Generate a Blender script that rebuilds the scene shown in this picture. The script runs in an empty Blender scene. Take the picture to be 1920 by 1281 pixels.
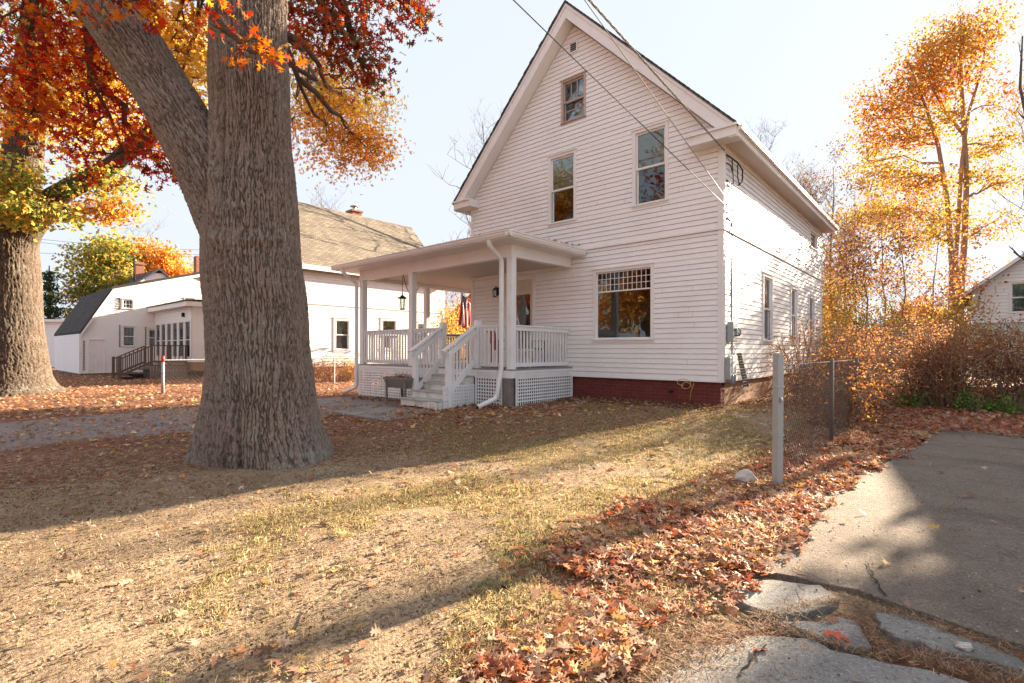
import bpy, math, random
import numpy as np
from math import pi, radians, sin, cos, sqrt
from mathutils import Vector, Matrix
rng = np.random.default_rng(7); random.seed(7)
S = bpy.context.scene; COL = S.collection

# ------------------------------------------------------------------ camera, sky, sun, exposure
F = 947.55; CAMZ = 1.35; HOR = 656.88
cam = bpy.data.cameras.new("camera"); camo = bpy.data.objects.new("camera", cam); COL.objects.link(camo)
cam.sensor_width = 36; cam.lens = F/1920*36; cam.shift_y = (HOR-640.5)/1920
cam.clip_start = .05; cam.clip_end = 3000
camo.location = (0, 0, CAMZ); camo.rotation_euler = (pi/2, -0.002, 0)
S.camera = camo
SUN_EL = radians(16.5); SX, SY = .785, .62
w = bpy.data.worlds.new("World"); S.world = w; w.use_nodes = True
nt = w.node_tree; bgn = nt.nodes["Background"]
sky = nt.nodes.new("ShaderNodeTexSky"); sky.sky_type = 'NISHITA'; sky.sun_disc = False
sky.sun_elevation = SUN_EL; sky.sun_rotation = math.atan2(SX, SY); sky.air_density = 1.0; sky.dust_density = 2.2; sky.ozone_density = 1.0
hsv = nt.nodes.new("ShaderNodeHueSaturation"); hsv.inputs["Saturation"].default_value = .6
nt.links.new(sky.outputs[0], hsv.inputs["Color"]); gam = nt.nodes.new('ShaderNodeGamma'); gam.inputs[1].default_value = .28; nt.links.new(hsv.outputs[0], gam.inputs[0]); pale = nt.nodes.new('ShaderNodeMix'); pale.data_type = 'RGBA'; pale.inputs[0].default_value = .86; pale.inputs[7].default_value = (.74, .82, .94, 1); nt.links.new(gam.outputs[0], pale.inputs[6]); nt.links.new(pale.outputs[2], bgn.inputs[0])
bgn.inputs[1].default_value = .15
sl = bpy.data.lights.new("sun", 'SUN'); sl.energy = 4.3; sl.angle = radians(.55); sl.color = (1, .83, .61)
slo = bpy.data.objects.new("sun", sl); COL.objects.link(slo)
slo.rotation_euler = Vector((SX*cos(SUN_EL), SY*cos(SUN_EL), sin(SUN_EL))).to_track_quat('Z', 'Y').to_euler()
S.view_settings.view_transform = 'Standard'; S.view_settings.look = 'None'; S.view_settings.exposure = 2.82; S.view_settings.gamma = 1
S.cycles.max_bounces = 8; S.cycles.transparent_max_bounces = 12

# ------------------------------------------------------------------ frame of reference
ANG = .0419+math.atan2(.626, .78)
Lx, Ly = -cos(ANG), sin(ANG); Rx, Ry = sin(ANG), cos(ANG)
HC = (4.1214, 9.8931)
def at(px, py, Y): return Vector(((px-960)/F*Y, Y, CAMZ-(py-HOR)/F*Y))
def smooth(a, b, x):
    t = np.clip((np.asarray(x, float)-a)/(b-a), 0, 1); return t*t*(3-2*t)
TREE = (-2.97, 5.95)
def g(x, y):
    x = np.asarray(x, float); y = np.asarray(y, float)
    off = (x-2.65)*Lx+(y-5.04)*Ly
    h = .24*smooth(-6.5, 4, x)*smooth(4.5, 10, y)*smooth(-.2, 1.6, off)*(1-smooth(30, 50, y))
    h = h+.10*np.exp(-((x-TREE[0])**2+(y-TREE[1])**2)/1.3)
    return h
def onground(px, py, z=0):
    Y = (CAMZ-z)*F/(py-HOR); return ((px-960)/F*Y, Y)

# ------------------------------------------------------------------ tags, mesh helpers
def tag(o, label=None, cat=None, group=None, kind=None):
    if label: o['label'] = label
    if cat: o['category'] = cat
    if group: o['group'] = group
    if kind: o['kind'] = kind
    return o
def empty(name, loc, rz=0, label=None, cat=None, group=None):
    o = bpy.data.objects.new(name, None); COL.objects.link(o); o.location = loc; o.rotation_euler = (0, 0, rz)
    o.empty_display_size = .2
    return tag(o, label, cat, group)
class MB:
    def __init__(s, T=None): s.v = []; s.f = []; s.m = []; s.T = T
    def _add(s, vs, fs, mi=0):
        n = len(s.v)
        if s.T: vs = [s.T(*p) for p in vs]
        s.v += [tuple(p) for p in vs]; s.f += [tuple(i+n for i in f) for f in fs]; s.m += [mi]*len(fs)
    def box(s, a0, a1, b0, b1, c0, c1, mi=0):
        vs = [(a, b, c) for a in (a0, a1) for b in (b0, b1) for c in (c0, c1)]
        s._add(vs, [(0, 1, 3, 2), (4, 6, 7, 5), (0, 4, 5, 1), (2, 3, 7, 6), (0, 2, 6, 4), (1, 5, 7, 3)], mi)
    def quad(s, a, b, c, d, mi=0): s._add([a, b, c, d], [(0, 1, 2, 3)], mi)
    def poly(s, pts, mi=0): s._add(pts, [tuple(range(len(pts)))], mi)
    def prism(s, pts, ext, mi=0):
        n = len(pts); e = Vector(ext); top = [tuple(Vector(p)+e) for p in pts]
        fs = [tuple(range(n))[::-1], tuple(range(n, 2*n))]+[(i, (i+1) % n, n+(i+1) % n, n+i) for i in range(n)]
        s._add(list(pts)+top, fs, mi)
    def tube(s, pts, r, n=8, mi=0, cap=True, sq=False):
        pts = [Vector(p) for p in pts]; k = len(pts)
        rs = r if hasattr(r, '__len__') else [r]*k
        vs = []; up = None
        for i, p in enumerate(pts):
            d = (pts[min(i+1, k-1)]-pts[max(i-1, 0)]).normalized()
            if up is None: up = Vector((0, 0, 1)) if abs(d.z) < .9 else Vector((1, 0, 0))
            a = d.cross(up)
            if a.length < 1e-4: a = d.orthogonal()
            a.normalize(); b = a.cross(d).normalized(); up = b
            for j in range(n):
                t = 2*pi*(j+(.5 if sq else 0))/n
                vs.append(p+a*(cos(t)*rs[i])+b*(sin(t)*rs[i]))
        fs = [(i*n+j, i*n+(j+1) % n, (i+1)*n+(j+1) % n, (i+1)*n+j) for i in range(k-1) for j in range(n)]
        if cap: fs += [tuple(range(n))[::-1], tuple((k-1)*n+j for j in range(n))]
        s._add(vs, fs, mi)
    def beam(s, p, q, wd, h, mi=0):   # square section bar from p to q, wd horizontal, h vertical
        p = Vector(p); q = Vector(q); d = (q-p).normalized(); a = d.cross(Vector((0, 0, 1)))
        if a.length < 1e-3: a = Vector((1, 0, 0))
        a = a.normalized()*wd/2; b = a.cross(d).normalized()*h/2
        vs = [x+i*a+j*b for x in (p, q) for i, j in ((-1, -1), (1, -1), (1, 1), (-1, 1))]
        s._add(vs, [(3, 2, 1, 0), (4, 5, 6, 7), (0, 1, 5, 4), (1, 2, 6, 5), (2, 3, 7, 6), (3, 0, 4, 7)], mi)
    def build(s, name, mats, parent=None, smooth_=False, bevel=0, loc=None):
        me = bpy.data.meshes.new(name); me.from_pydata(s.v, [], s.f)
        if not isinstance(mats, (list, tuple)): mats = [mats]
        for m in mats: me.materials.append(m)
        me.polygons.foreach_set('material_index', s.m)
        if smooth_: me.polygons.foreach_set('use_smooth', [True]*len(s.f))
        me.update()
        import bmesh
        bm = bmesh.new(); bm.from_mesh(me); bmesh.ops.recalc_face_normals(bm, faces=bm.faces); bm.to_mesh(me); bm.free()
        o = bpy.data.objects.new(name, me); COL.objects.link(o)
        if parent: o.parent = parent
        if loc: o.location = loc
        if bevel:
            b = o.modifiers.new('bevel', 'BEVEL'); b.width = bevel; b.segments = 2; b.limit_method = 'ANGLE'
        return o
def fast_mesh(name, verts, loops, sizes, mats, parent=None, colors=None, smooth_=False, attrs=None):
    me = bpy.data.meshes.new(name); nv = len(verts)
    me.vertices.add(nv); me.vertices.foreach_set('co', np.asarray(verts, np.float32).ravel())
    me.loops.add(len(loops)); me.loops.foreach_set('vertex_index', np.asarray(loops, np.int32))
    sizes = np.asarray(sizes, np.int32); st = np.concatenate([[0], np.cumsum(sizes)[:-1]]).astype(np.int32)
    me.polygons.add(len(sizes)); me.polygons.foreach_set('loop_start', st)
    if smooth_: me.polygons.foreach_set('use_smooth', np.ones(len(sizes), bool))
    for m in (mats if isinstance(mats, (list, tuple)) else [mats]): me.materials.append(m)
    me.update(calc_edges=True)
    if colors is not None:
        a = me.color_attributes.new('col', 'FLOAT_COLOR', 'POINT')
        c = np.ones((nv, 4), np.float32); c[:, :3] = colors; a.data.foreach_set('color', c.ravel())
    for k, v in (attrs or {}).items():
        a = me.attributes.new(k, 'FLOAT', 'POINT'); a.data.foreach_set('value', np.asarray(v, np.float32))
    o = bpy.data.objects.new(name, me); COL.objects.link(o)
    if parent: o.parent = parent
    return o

# numpy noise
def pnoise(x, y, seed=0, perx=None):
    r = np.random.default_rng(seed); N = 512
    gx = r.uniform(0, 2*pi, (N, N)); GX, GY = np.cos(gx), np.sin(gx)
    xi = np.floor(x).astype(int); yi = np.floor(y).astype(int); fx = x-xi; fy = y-yi
    u = fx*fx*fx*(fx*(fx*6-15)+10); v = fy*fy*fy*(fy*(fy*6-15)+10)
    def gr(i, j, dx, dy):
        if perx: i = i % perx
        i = i % N; j = j % N
        return GX[i, j]*dx+GY[i, j]*dy
    a = gr(xi, yi, fx, fy); b = gr(xi+1, yi, fx-1, fy); c = gr(xi, yi+1, fx, fy-1); d = gr(xi+1, yi+1, fx-1, fy-1)
    return (a+u*(b-a)+v*((c+u*(d-c))-(a+u*(b-a))))*1.5

# ------------------------------------------------------------------ materials
def mat(name, base=(.8, .8, .8), rough=.6, metal=0, spec=.5):
    m = bpy.data.materials.new(name); m.use_nodes = True; b = m.node_tree.nodes['Principled BSDF']
    b.inputs['Base Color'].default_value = (*base, 1); b.inputs['Roughness'].default_value = rough
    b.inputs['Metallic'].default_value = metal; b.inputs['Specular IOR Level'].default_value = spec
    return m
class N:
    def __init__(s, m): s.m = m; s.t = m.node_tree; s.b = s.t.nodes['Principled BSDF']
    def n(s, typ, **kw):
        x = s.t.nodes.new(typ)
        for k, v in kw.items():
            if k in x.inputs: x.inputs[k].default_value = v
            else: setattr(x, k, v)
        return x
    def l(s, a, b): s.t.links.new(a, b)
    def coords(s, kind='Object', scale=(1, 1, 1)):
        tc = s.n('ShaderNodeTexCoord'); mp = s.n('ShaderNodeMapping'); mp.inputs['Scale'].default_value = scale
        s.l(tc.outputs[kind], mp.inputs[0]); return mp.outputs[0]
    def noise(s, co, scale, detail=6, rough=.6, lo=.35, hi=.65):
        t = s.n('ShaderNodeTexNoise'); t.inputs['Scale'].default_value = scale; t.inputs['Detail'].default_value = detail; t.inputs['Roughness'].default_value = rough
        if co is not None: s.l(co, t.inputs['Vector'])
        r = s.n('ShaderNodeMapRange'); r.inputs['From Min'].default_value = lo; r.inputs['From Max'].default_value = hi
        s.l(t.outputs[0], r.inputs['Value']); return r.outputs[0]
    def mix(s, f, a, b, mode='MIX'):
        x = s.n('ShaderNodeMix'); x.data_type = 'RGBA'; x.blend_type = mode
        for sock, v in ((x.inputs[0], f), (x.inputs[6], a), (x.inputs[7], b)):
            if hasattr(v, 'is_output'): s.l(v, sock)
            elif isinstance(v, (int, float)): sock.default_value = v
            else: sock.default_value = (*v, 1)
        return x.outputs[2]
    def math(s, op, a, b=0, c=0):
        x = s.n('ShaderNodeMath'); x.operation = op
        for i, v in enumerate((a, b, c)):
            if hasattr(v, 'is_output'): s.l(v, x.inputs[i])
            else: x.inputs[i].default_value = v
        return x.outputs[0]
    def bump(s, h, strength=.3, dist=.01):
        x = s.n('ShaderNodeBump'); x.inputs['Strength'].default_value = strength; x.inputs['Distance'].default_value = dist
        s.l(h, x.inputs['Height']); s.l(x.outputs[0], s.b.inputs['Normal'])
    def col(s, c): s.l(c, s.b.inputs['Base Color'])

def painted(name, base, dirt=(.45, .40, .34), amount=.35, scale=2.5, rough=.5, bump=.1):
    m = mat(name, base, rough); k = N(m); co = k.coords()
    a = k.noise(co, scale, 8, .65, .48, .8); b = k.noise(co, scale*14, 4, .6, .5, .8)
    f = k.math('MULTIPLY', a, amount); f2 = k.math('MULTIPLY', b, amount*.5)
    c = k.mix(f, base, dirt); c = k.mix(f2, c, dirt); k.col(c); k.bump(b, bump, .003)
    return m
M = {}
M['vinyl'] = painted('white_vinyl', (.89, .855, .84), (.60, .52, .47), .30, .9, .45)
M['vinyl_b'] = painted('neighbour_vinyl', (.86, .855, .85), (.6, .55, .5), .25, .6, .45)
M['trim'] = painted('white_trim', (.85, .81, .80), (.55, .47, .40), .35, 1.5, .45)
M['trim2'] = painted('porch_paint', (.83, .82, .82), (.50, .45, .38), .35, 3, .5)
M['tread'] = painted('worn_step_paint', (.50, .48, .44), (.16, .14, .12), .9, 9, .8, .4)
M['riser'] = painted('step_riser_paint', (.75, .74, .70), (.25, .24, .19), .8, 5, .7, .3)
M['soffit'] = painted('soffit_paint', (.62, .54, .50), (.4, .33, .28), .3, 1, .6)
M['deckgrey'] = painted('deck_boards_grey', (.30, .28, .26), (.15, .13, .12), .6, 4, .8)
M['wood'] = painted('weathered_wood', (.15, .115, .09), (.06, .05, .04), .8, 8, .9, .5)
M['woodgrey'] = painted('grey_weathered_wood', (.22, .19, .17), (.09, .07, .06), .8, 10, .9, .5)
M['metal'] = painted('galvanised_metal', (.36, .38, .40), (.3, .28, .26), .5, 12, .45); M['metal'].node_tree.nodes['Principled BSDF'].inputs['Metallic'].default_value = .35
M['wire'] = mat('chain_wire', (.30, .25, .23), .55, .4)
M['rustwire'] = mat('rusty_chain_wire', (.12, .088, .075), .8, 0)
M['darkmetal'] = mat('dark_bronze_metal', (.025, .022, .02), .45, .5)
M['cable'] = mat('grey_cable', (.30, .28, .24), .6)
M['cableb'] = mat('black_cable', (.03, .03, .03), .6)
M['black'] = mat('black_opening', (.01, .01, .01), .9)
M['red'] = mat('red_plastic', (.55, .03, .03), .5)
M['yellow'] = mat('yellow_rope', (.55, .36, .07), .7)
M['blind'] = mat('ivory_blind', (.78, .72, .60), .7)
M['blind_g'] = mat('green_shade', (.20, .27, .22), .7)
M['curtain'] = mat('white_curtain', (.6, .6, .62), .8)
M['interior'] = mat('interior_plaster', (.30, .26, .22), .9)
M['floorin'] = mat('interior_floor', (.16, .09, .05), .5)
M['rock'] = painted('pale_rock', (.50, .46, .41), (.25, .22, .2), .6, 9, .9, .6)
M['reddoor'] = painted('red_barn_paint', (.42, .09, .05), (.2, .05, .04), .5, 2, .8)
M['framebrown'] = painted('bare_wood_frame', (.52, .40, .35), (.28, .18, .14), .6, 8, .7)

def glass_mat(name, tint=(.9, .95, 1), gl=.30):
    m = bpy.data.materials.new(name); m.use_nodes = True; t = m.node_tree; t.nodes.clear()
    out = t.nodes.new('ShaderNodeOutputMaterial'); mx = t.nodes.new('ShaderNodeMixShader')
    tr = t.nodes.new('ShaderNodeBsdfTransparent'); gs = t.nodes.new('ShaderNodeBsdfGlossy'); gs.inputs['Roughness'].default_value = .01
    tr.inputs[0].default_value = (.75, .8, .78, 1); gs.inputs[0].default_value = (*tint, 1)
    nz = t.nodes.new('ShaderNodeTexNoise'); nz.inputs['Scale'].default_value = 2.2; nz.inputs['Detail'].default_value = 1
    tc = t.nodes.new('ShaderNodeTexCoord'); t.links.new(tc.outputs['Object'], nz.inputs['Vector'])
    bp = t.nodes.new('ShaderNodeBump'); bp.inputs['Strength'].default_value = .06; bp.inputs['Distance'].default_value = .05
    t.links.new(nz.outputs[0], bp.inputs['Height']); t.links.new(bp.outputs[0], gs.inputs['Normal'])
    fr = t.nodes.new('ShaderNodeFresnel'); fr.inputs[0].default_value = 1.5
    ad = t.nodes.new('ShaderNodeMath'); ad.operation = 'ADD'; ad.use_clamp = True; ad.inputs[1].default_value = gl
    t.links.new(fr.outputs[0], ad.inputs[0]); t.links.new(ad.outputs[0], mx.inputs[0])
    t.links.new(tr.outputs[0], mx.inputs[1]); t.links.new(gs.outputs[0], mx.inputs[2]); t.links.new(mx.outputs[0], out.inputs[0])
    return m
M['glass'] = glass_mat('window_glass', gl=.03)
M['glass_far'] = glass_mat('window_glass_plain', gl=.06)

def leaf_mat(name, trans=.45, rough=.6, val=1.5):
    m = bpy.data.materials.new(name); m.use_nodes = True; t = m.node_tree; b = t.nodes['Principled BSDF']
    at_ = t.nodes.new('ShaderNodeAttribute'); at_.attribute_name = 'col'
    b.inputs['Roughness'].default_value = rough; b.inputs['Specular IOR Level'].default_value = .3
    t.links.new(at_.outputs['Color'], b.inputs['Base Color'])
    tr = t.nodes.new('ShaderNodeBsdfTranslucent'); hs = t.nodes.new('ShaderNodeHueSaturation')
    hs.inputs['Saturation'].default_value = 1.05; hs.inputs['Value'].default_value = val
    t.links.new(at_.outputs['Color'], hs.inputs['Color']); t.links.new(hs.outputs[0], tr.inputs[0])
    mx = t.nodes.new('ShaderNodeMixShader'); mx.inputs[0].default_value = trans
    t.links.new(b.outputs[0], mx.inputs[1]); t.links.new(tr.outputs[0], mx.inputs[2])
    t.links.new(mx.outputs[0], t.nodes['Material Output'].inputs[0])
    return m
M['leaf'] = leaf_mat('autumn_leaf', .55); M['leaf_far'] = leaf_mat('backlit_leaf', .42, .7, 1.05); M['litter'] = leaf_mat('fallen_leaf', .25, .7); M['grass'] = leaf_mat('dry_grass', .3, .7)

def bark_mat(name, c1, c2, lichen=.3, scale=1, ridge=False):
    m = mat(name, c1, .95, 0, .2); k = N(m); co = k.coords('Object', (1, 1, .25)); c = k.coords()
    a = k.noise(co, 34*scale, 8, .75, .3, .7); sp = k.noise(c, 70*scale, 3, .7, .60, .66); li = k.noise(c, 2.1*scale, 9, .8, .57, .64)
    big = k.noise(c, .9*scale, 4, .6, .35, .65); dk_ = k.noise(c, 28*scale, 6, .75, .5, .66)
    x = k.mix(a, c1, c2); x = k.mix(k.math('MULTIPLY', big, .4), x, (c2[0]*.8, c2[1]*.60, c2[2]*.48)); x = k.mix(k.math('MULTIPLY', dk_, .6), x, (c1[0]*.5, c1[1]*.45, c1[2]*.4))
    x = k.mix(k.math('MULTIPLY', sp, .8), x, (.55, .50, .47)); x = k.mix(k.math('MULTIPLY', li, lichen), x, (.40, .41, .34))
    if ridge:
        r_ = k.n('ShaderNodeAttribute'); r_.attribute_name = 'ridge'
        x = k.mix(k.math('POWER', r_.outputs['Fac'], .8), (c1[0]*.42, c1[1]*.36, c1[2]*.32), x)
    k.col(x); k.bump(k.math('ADD', a, k.math('MULTIPLY', sp, .7)), .9, .014)
    return m
M['bark'] = bark_mat('oak_bark', (.215, .172, .148), (.44, .37, .325), .65, 1, True)
M['bark2h'] = bark_mat('ridged_brown_bark', (.075, .058, .045), (.165, .13, .10), .3, .7, True)
M['bark2'] = bark_mat('brown_bark', (.10, .075, .055), (.20, .155, .115), .25)
M['twig'] = bark_mat('twig_bark', (.12, .085, .07), (.2, .15, .12), .2)
M['twigpale'] = bark_mat('pale_twig_bark', (.26, .17, .12), (.38, .27, .2), .2)

def shingle_mat(name, c1, c2, c3, horiz='y', course=.14, slope=1.0, bw=.3):
    m = mat(name, c1, .9, 0, .2); k = N(m)
    tc = k.n('ShaderNodeTexCoord'); sp = k.n('ShaderNodeSeparateXYZ'); k.l(tc.outputs['Object'], sp.inputs[0])
    cb = k.n('ShaderNodeCombineXYZ'); k.l(sp.outputs[{'x': 0, 'y': 1}[horiz]], cb.inputs[0]); k.l(k.math('MULTIPLY', sp.outputs[2], slope), cb.inputs[1])
    br = k.n('ShaderNodeTexBrick'); k.l(cb.outputs[0], br.inputs['Vector']); br.inputs['Scale'].default_value = 1
    br.inputs['Color1'].default_value = (*c1, 1); br.inputs['Color2'].default_value = (*c2, 1); br.inputs['Mortar'].default_value = (*c3, 1)
    br.inputs['Mortar Size'].default_value = .012; br.inputs['Brick Width'].default_value = bw; br.inputs['Row Height'].default_value = course
    n1 = k.noise(tc.outputs['Object'], 1.2, 6, .6, .35, .7); n2 = k.noise(tc.outputs['Object'], 60, 2, .6, .3, .7)
    x = k.mix(k.math('MULTIPLY', n1, .35), br.outputs[0], c3); x = k.mix(k.math('MULTIPLY', n2, .25), x, (.05, .05, .05)); k.col(x)
    inv = k.math('SUBTRACT', 1, br.outputs['Fac']); k.bump(inv, .6, .01)
    return m
M['shingle'] = shingle_mat('grey_shingles', (.11, .10, .095), (.17, .155, .145), (.04, .04, .04), slope=1.4)
M['shingle_tan'] = shingle_mat('tan_shingles', (.22, .18, .145), (.34, .28, .215), (.09, .07, .055), slope=1.4)
M['shingle_dark'] = shingle_mat('dark_shingles', (.06, .052, .052), (.10, .088, .085), (.03, .03, .03), 'x', .14, 1.1)
M['shingle_blue'] = shingle_mat('slate_blue_shingles', (.08, .10, .13), (.11, .13, .17), (.05, .05, .06))
def brick_mat(name, c1, c2, mortar, paint=0):
    m = mat(name, c1, .85, 0, .3); k = N(m)
    tc = k.n('ShaderNodeTexCoord'); sp = k.n('ShaderNodeSeparateXYZ'); k.l(tc.outputs['Object'], sp.inputs[0])
    cb = k.n('ShaderNodeCombineXYZ'); k.l(k.math('ADD', sp.outputs[0], sp.outputs[1]), cb.inputs[0]); k.l(sp.outputs[2], cb.inputs[1])
    br = k.n('ShaderNodeTexBrick'); k.l(cb.outputs[0], br.inputs['Vector']); br.inputs['Scale'].default_value = 1
    br.inputs['Color1'].default_value = (*c1, 1); br.inputs['Color2'].default_value = (*c2, 1); br.inputs['Mortar'].default_value = (*mortar, 1)
    br.inputs['Mortar Size'].default_value = .006; br.inputs['Brick Width'].default_value = .21; br.inputs['Row Height'].default_value = .072
    n1 = k.noise(tc.outputs['Object'], 5, 6, .7, .4, .7)
    x = k.mix(k.math('MULTIPLY', n1, .4), br.outputs[0], (c1[0]*.45, c1[1]*.5, c1[2]*.5)); k.col(x)
    k.bump(k.math('SUBTRACT', 1, br.outputs['Fac']), .5, .008)
    return m
M['brickred'] = brick_mat('painted_red_brick', (.15, .030, .027), (.19, .042, .036), (.20, .075, .06))
M['brick'] = brick_mat('orange_brick', (.38, .17, .09), (.46, .24, .13), (.42, .34, .26))
M['brickch'] = brick_mat('chimney_brick', (.32, .12, .07), (.40, .17, .10), (.35, .3, .25))

# ------------------------------------------------------------------ leaves
def leaf_oak():
    h = [(0, 0), (.18, .05), (.30, .26), (.27, .42), (.40, .16), (.50, .12), (.60, .42), (.70, .46), (.66, .14), (.76, .10), (.86, .24), (.92, .20), (.90, .06), (1.05, 0)]
    pts = h+[(x, -y) for x, y in h[-2:0:-1]]
    return np.array([(x-.5, y, .10*abs(y)*2-.22*(x-.5)**2) for x, y in pts])
def leaf_small(): return np.array([(-.5, 0, 0), (-.1, .32, .05), (.12, .12, .02), (.5, 0, -.05), (.12, -.12, .02), (-.1, -.32, .05)])
LO, LS = leaf_oak(), leaf_small()
def leaf_maple():
    h = [(0, 0), (.12, .10), (.05, .38), (.28, .22), (.45, .50), (.52, .26), (.72, .24), (.72, .10), (1, 0)]
    pts = h+[(x, -y) for x, y in h[-2:0:-1]]
    return np.array([(x-.5, y, .12*abs(y)-.1*(x-.5)**2) for x, y in pts])
LM = leaf_maple()
def rots(n, flat=None, r=rng):
    if flat is None:
        q = r.normal(size=(n, 4)); q /= np.linalg.norm(q, axis=1)[:, None]
    else:
        yaw = r.uniform(0, 2*pi, n); t1 = r.normal(0, flat, n)/2; t2 = r.normal(0, flat, n)/2
        flip = r.random(n) < .5
        qz = np.stack([np.cos(yaw/2), 0*yaw, 0*yaw, np.sin(yaw/2)], 1)
        qx = np.stack([np.cos(t1), np.sin(t1), 0*yaw, 0*yaw], 1)
        qx[flip] = np.stack([-np.sin(t1), np.cos(t1), 0*yaw, 0*yaw], 1)[flip]
        qy = np.stack([np.cos(t2), 0*yaw, np.sin(t2), 0*yaw], 1)
        def mul(a, b):
            w1, x1, y1, z1 = a.T; w2, x2, y2, z2 = b.T
            return np.stack([w1*w2-x1*x2-y1*y2-z1*z2, w1*x2+x1*w2+y1*z2-z1*y2, w1*y2-x1*z2+y1*w2+z1*x2, w1*z2+x1*y2-y1*x2+z1*w2], 1)
        q = mul(mul(qz, qx), qy)
    w_, x, y, z = q.T
    return np.stack([1-2*(y*y+z*z), 2*(x*y-z*w_), 2*(x*z+y*w_), 2*(x*y+z*w_), 1-2*(x*x+z*z), 2*(y*z-x*w_), 2*(x*z-y*w_), 2*(y*z+x*w_), 1-2*(x*x+y*y)], 1).reshape(-1, 3, 3)
def leaves(name, pos, size, cols, tmpl=LS, m=None, parent=None, flat=None, curl=None):
    n = len(pos); k = len(tmpl); R = rots(n, flat)
    T = np.repeat(tmpl[None], n, 0).copy()
    if curl is not None:
        T[:, :, 1] *= rng.uniform(.55, 1.1, n)[:, None]; T[:, :, 2] = T[:, :, 2]*rng.uniform(-curl, curl, n)[:, None]*.5+T[:, :, 0]**2*rng.uniform(-.5, .9, n)[:, None]+T[:, :, 1]**2*rng.uniform(-.4, 1.3, n)[:, None]+T[:, :, 0]*T[:, :, 1]*rng.uniform(-.8, .8, n)[:, None]
    V = np.einsum('nij,nkj->nki', R, T)*np.asarray(size).reshape(-1, 1, 1)+pos[:, None]
    return fast_mesh(name, V.reshape(-1, 3), np.arange(n*k), np.full(n, k), m or M['leaf'], parent, np.repeat(cols, k, 0))
PAL = dict(
    goldb=[(.74, .46, .07), (.78, .54, .12), (.70, .36, .05), (.62, .52, .12)], orangeb=[(.70, .28, .04), (.74, .38, .06), (.62, .20, .04), (.72, .46, .09)],
    red=[(.42, .03, .02), (.55, .06, .02), (.62, .12, .02), (.30, .02, .02), (.60, .20, .03)],
    redorange=[(.55, .10, .02), (.65, .20, .03), (.42, .04, .02), (.65, .32, .05)],
    darkred=[(.36, .05, .02), (.45, .08, .02), (.28, .04, .03), (.50, .14, .03), (.16, .14, .05)],
    orange=[(.54, .22, .04), (.58, .29, .06), (.48, .15, .03), (.50, .34, .08)],
    gold=[(.56, .33, .06), (.60, .40, .10), (.50, .24, .05), (.44, .38, .09)],
    yellowgreen=[(.36, .33, .06), (.22, .27, .06), (.46, .34, .08), (.13, .19, .05), (.46, .24, .05)],
    green=[(.10, .18, .04), (.16, .25, .05), (.25, .32, .06)],
    pine=[(.035, .07, .03), (.05, .10, .04), (.10, .12, .04)],
    brown=[(.38, .17, .08), (.46, .22, .10), (.30, .13, .08), (.52, .28, .12), (.42, .24, .16)],
    rust=[(.42, .17, .06), (.50, .24, .08), (.30, .11, .06), (.58, .32, .10), (.24, .10, .06)],
    litter=[(.32, .15, .09), (.42, .24, .16), (.24, .09, .06), (.48, .16, .06), (.50, .30, .20), (.36, .10, .05), (.44, .28, .18)],
    litterhot=[(.46, .19, .08), (.55, .28, .10), (.34, .14, .08), (.42, .25, .16), (.30, .17, .11), (.36, .19, .12), (.60, .40, .15), (.44, .29, .20), (.30, .15, .09), (.50, .37, .28), (.40, .24, .17)])
def pick(pal, n, var=.2, mixn=None):
    p = np.array(PAL[pal] if isinstance(pal, str) else pal); i = rng.integers(0, len(p), n)
    c = p[i]*(1+rng.normal(0, var, (n, 1))); return np.clip(c, .01, .9)

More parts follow.
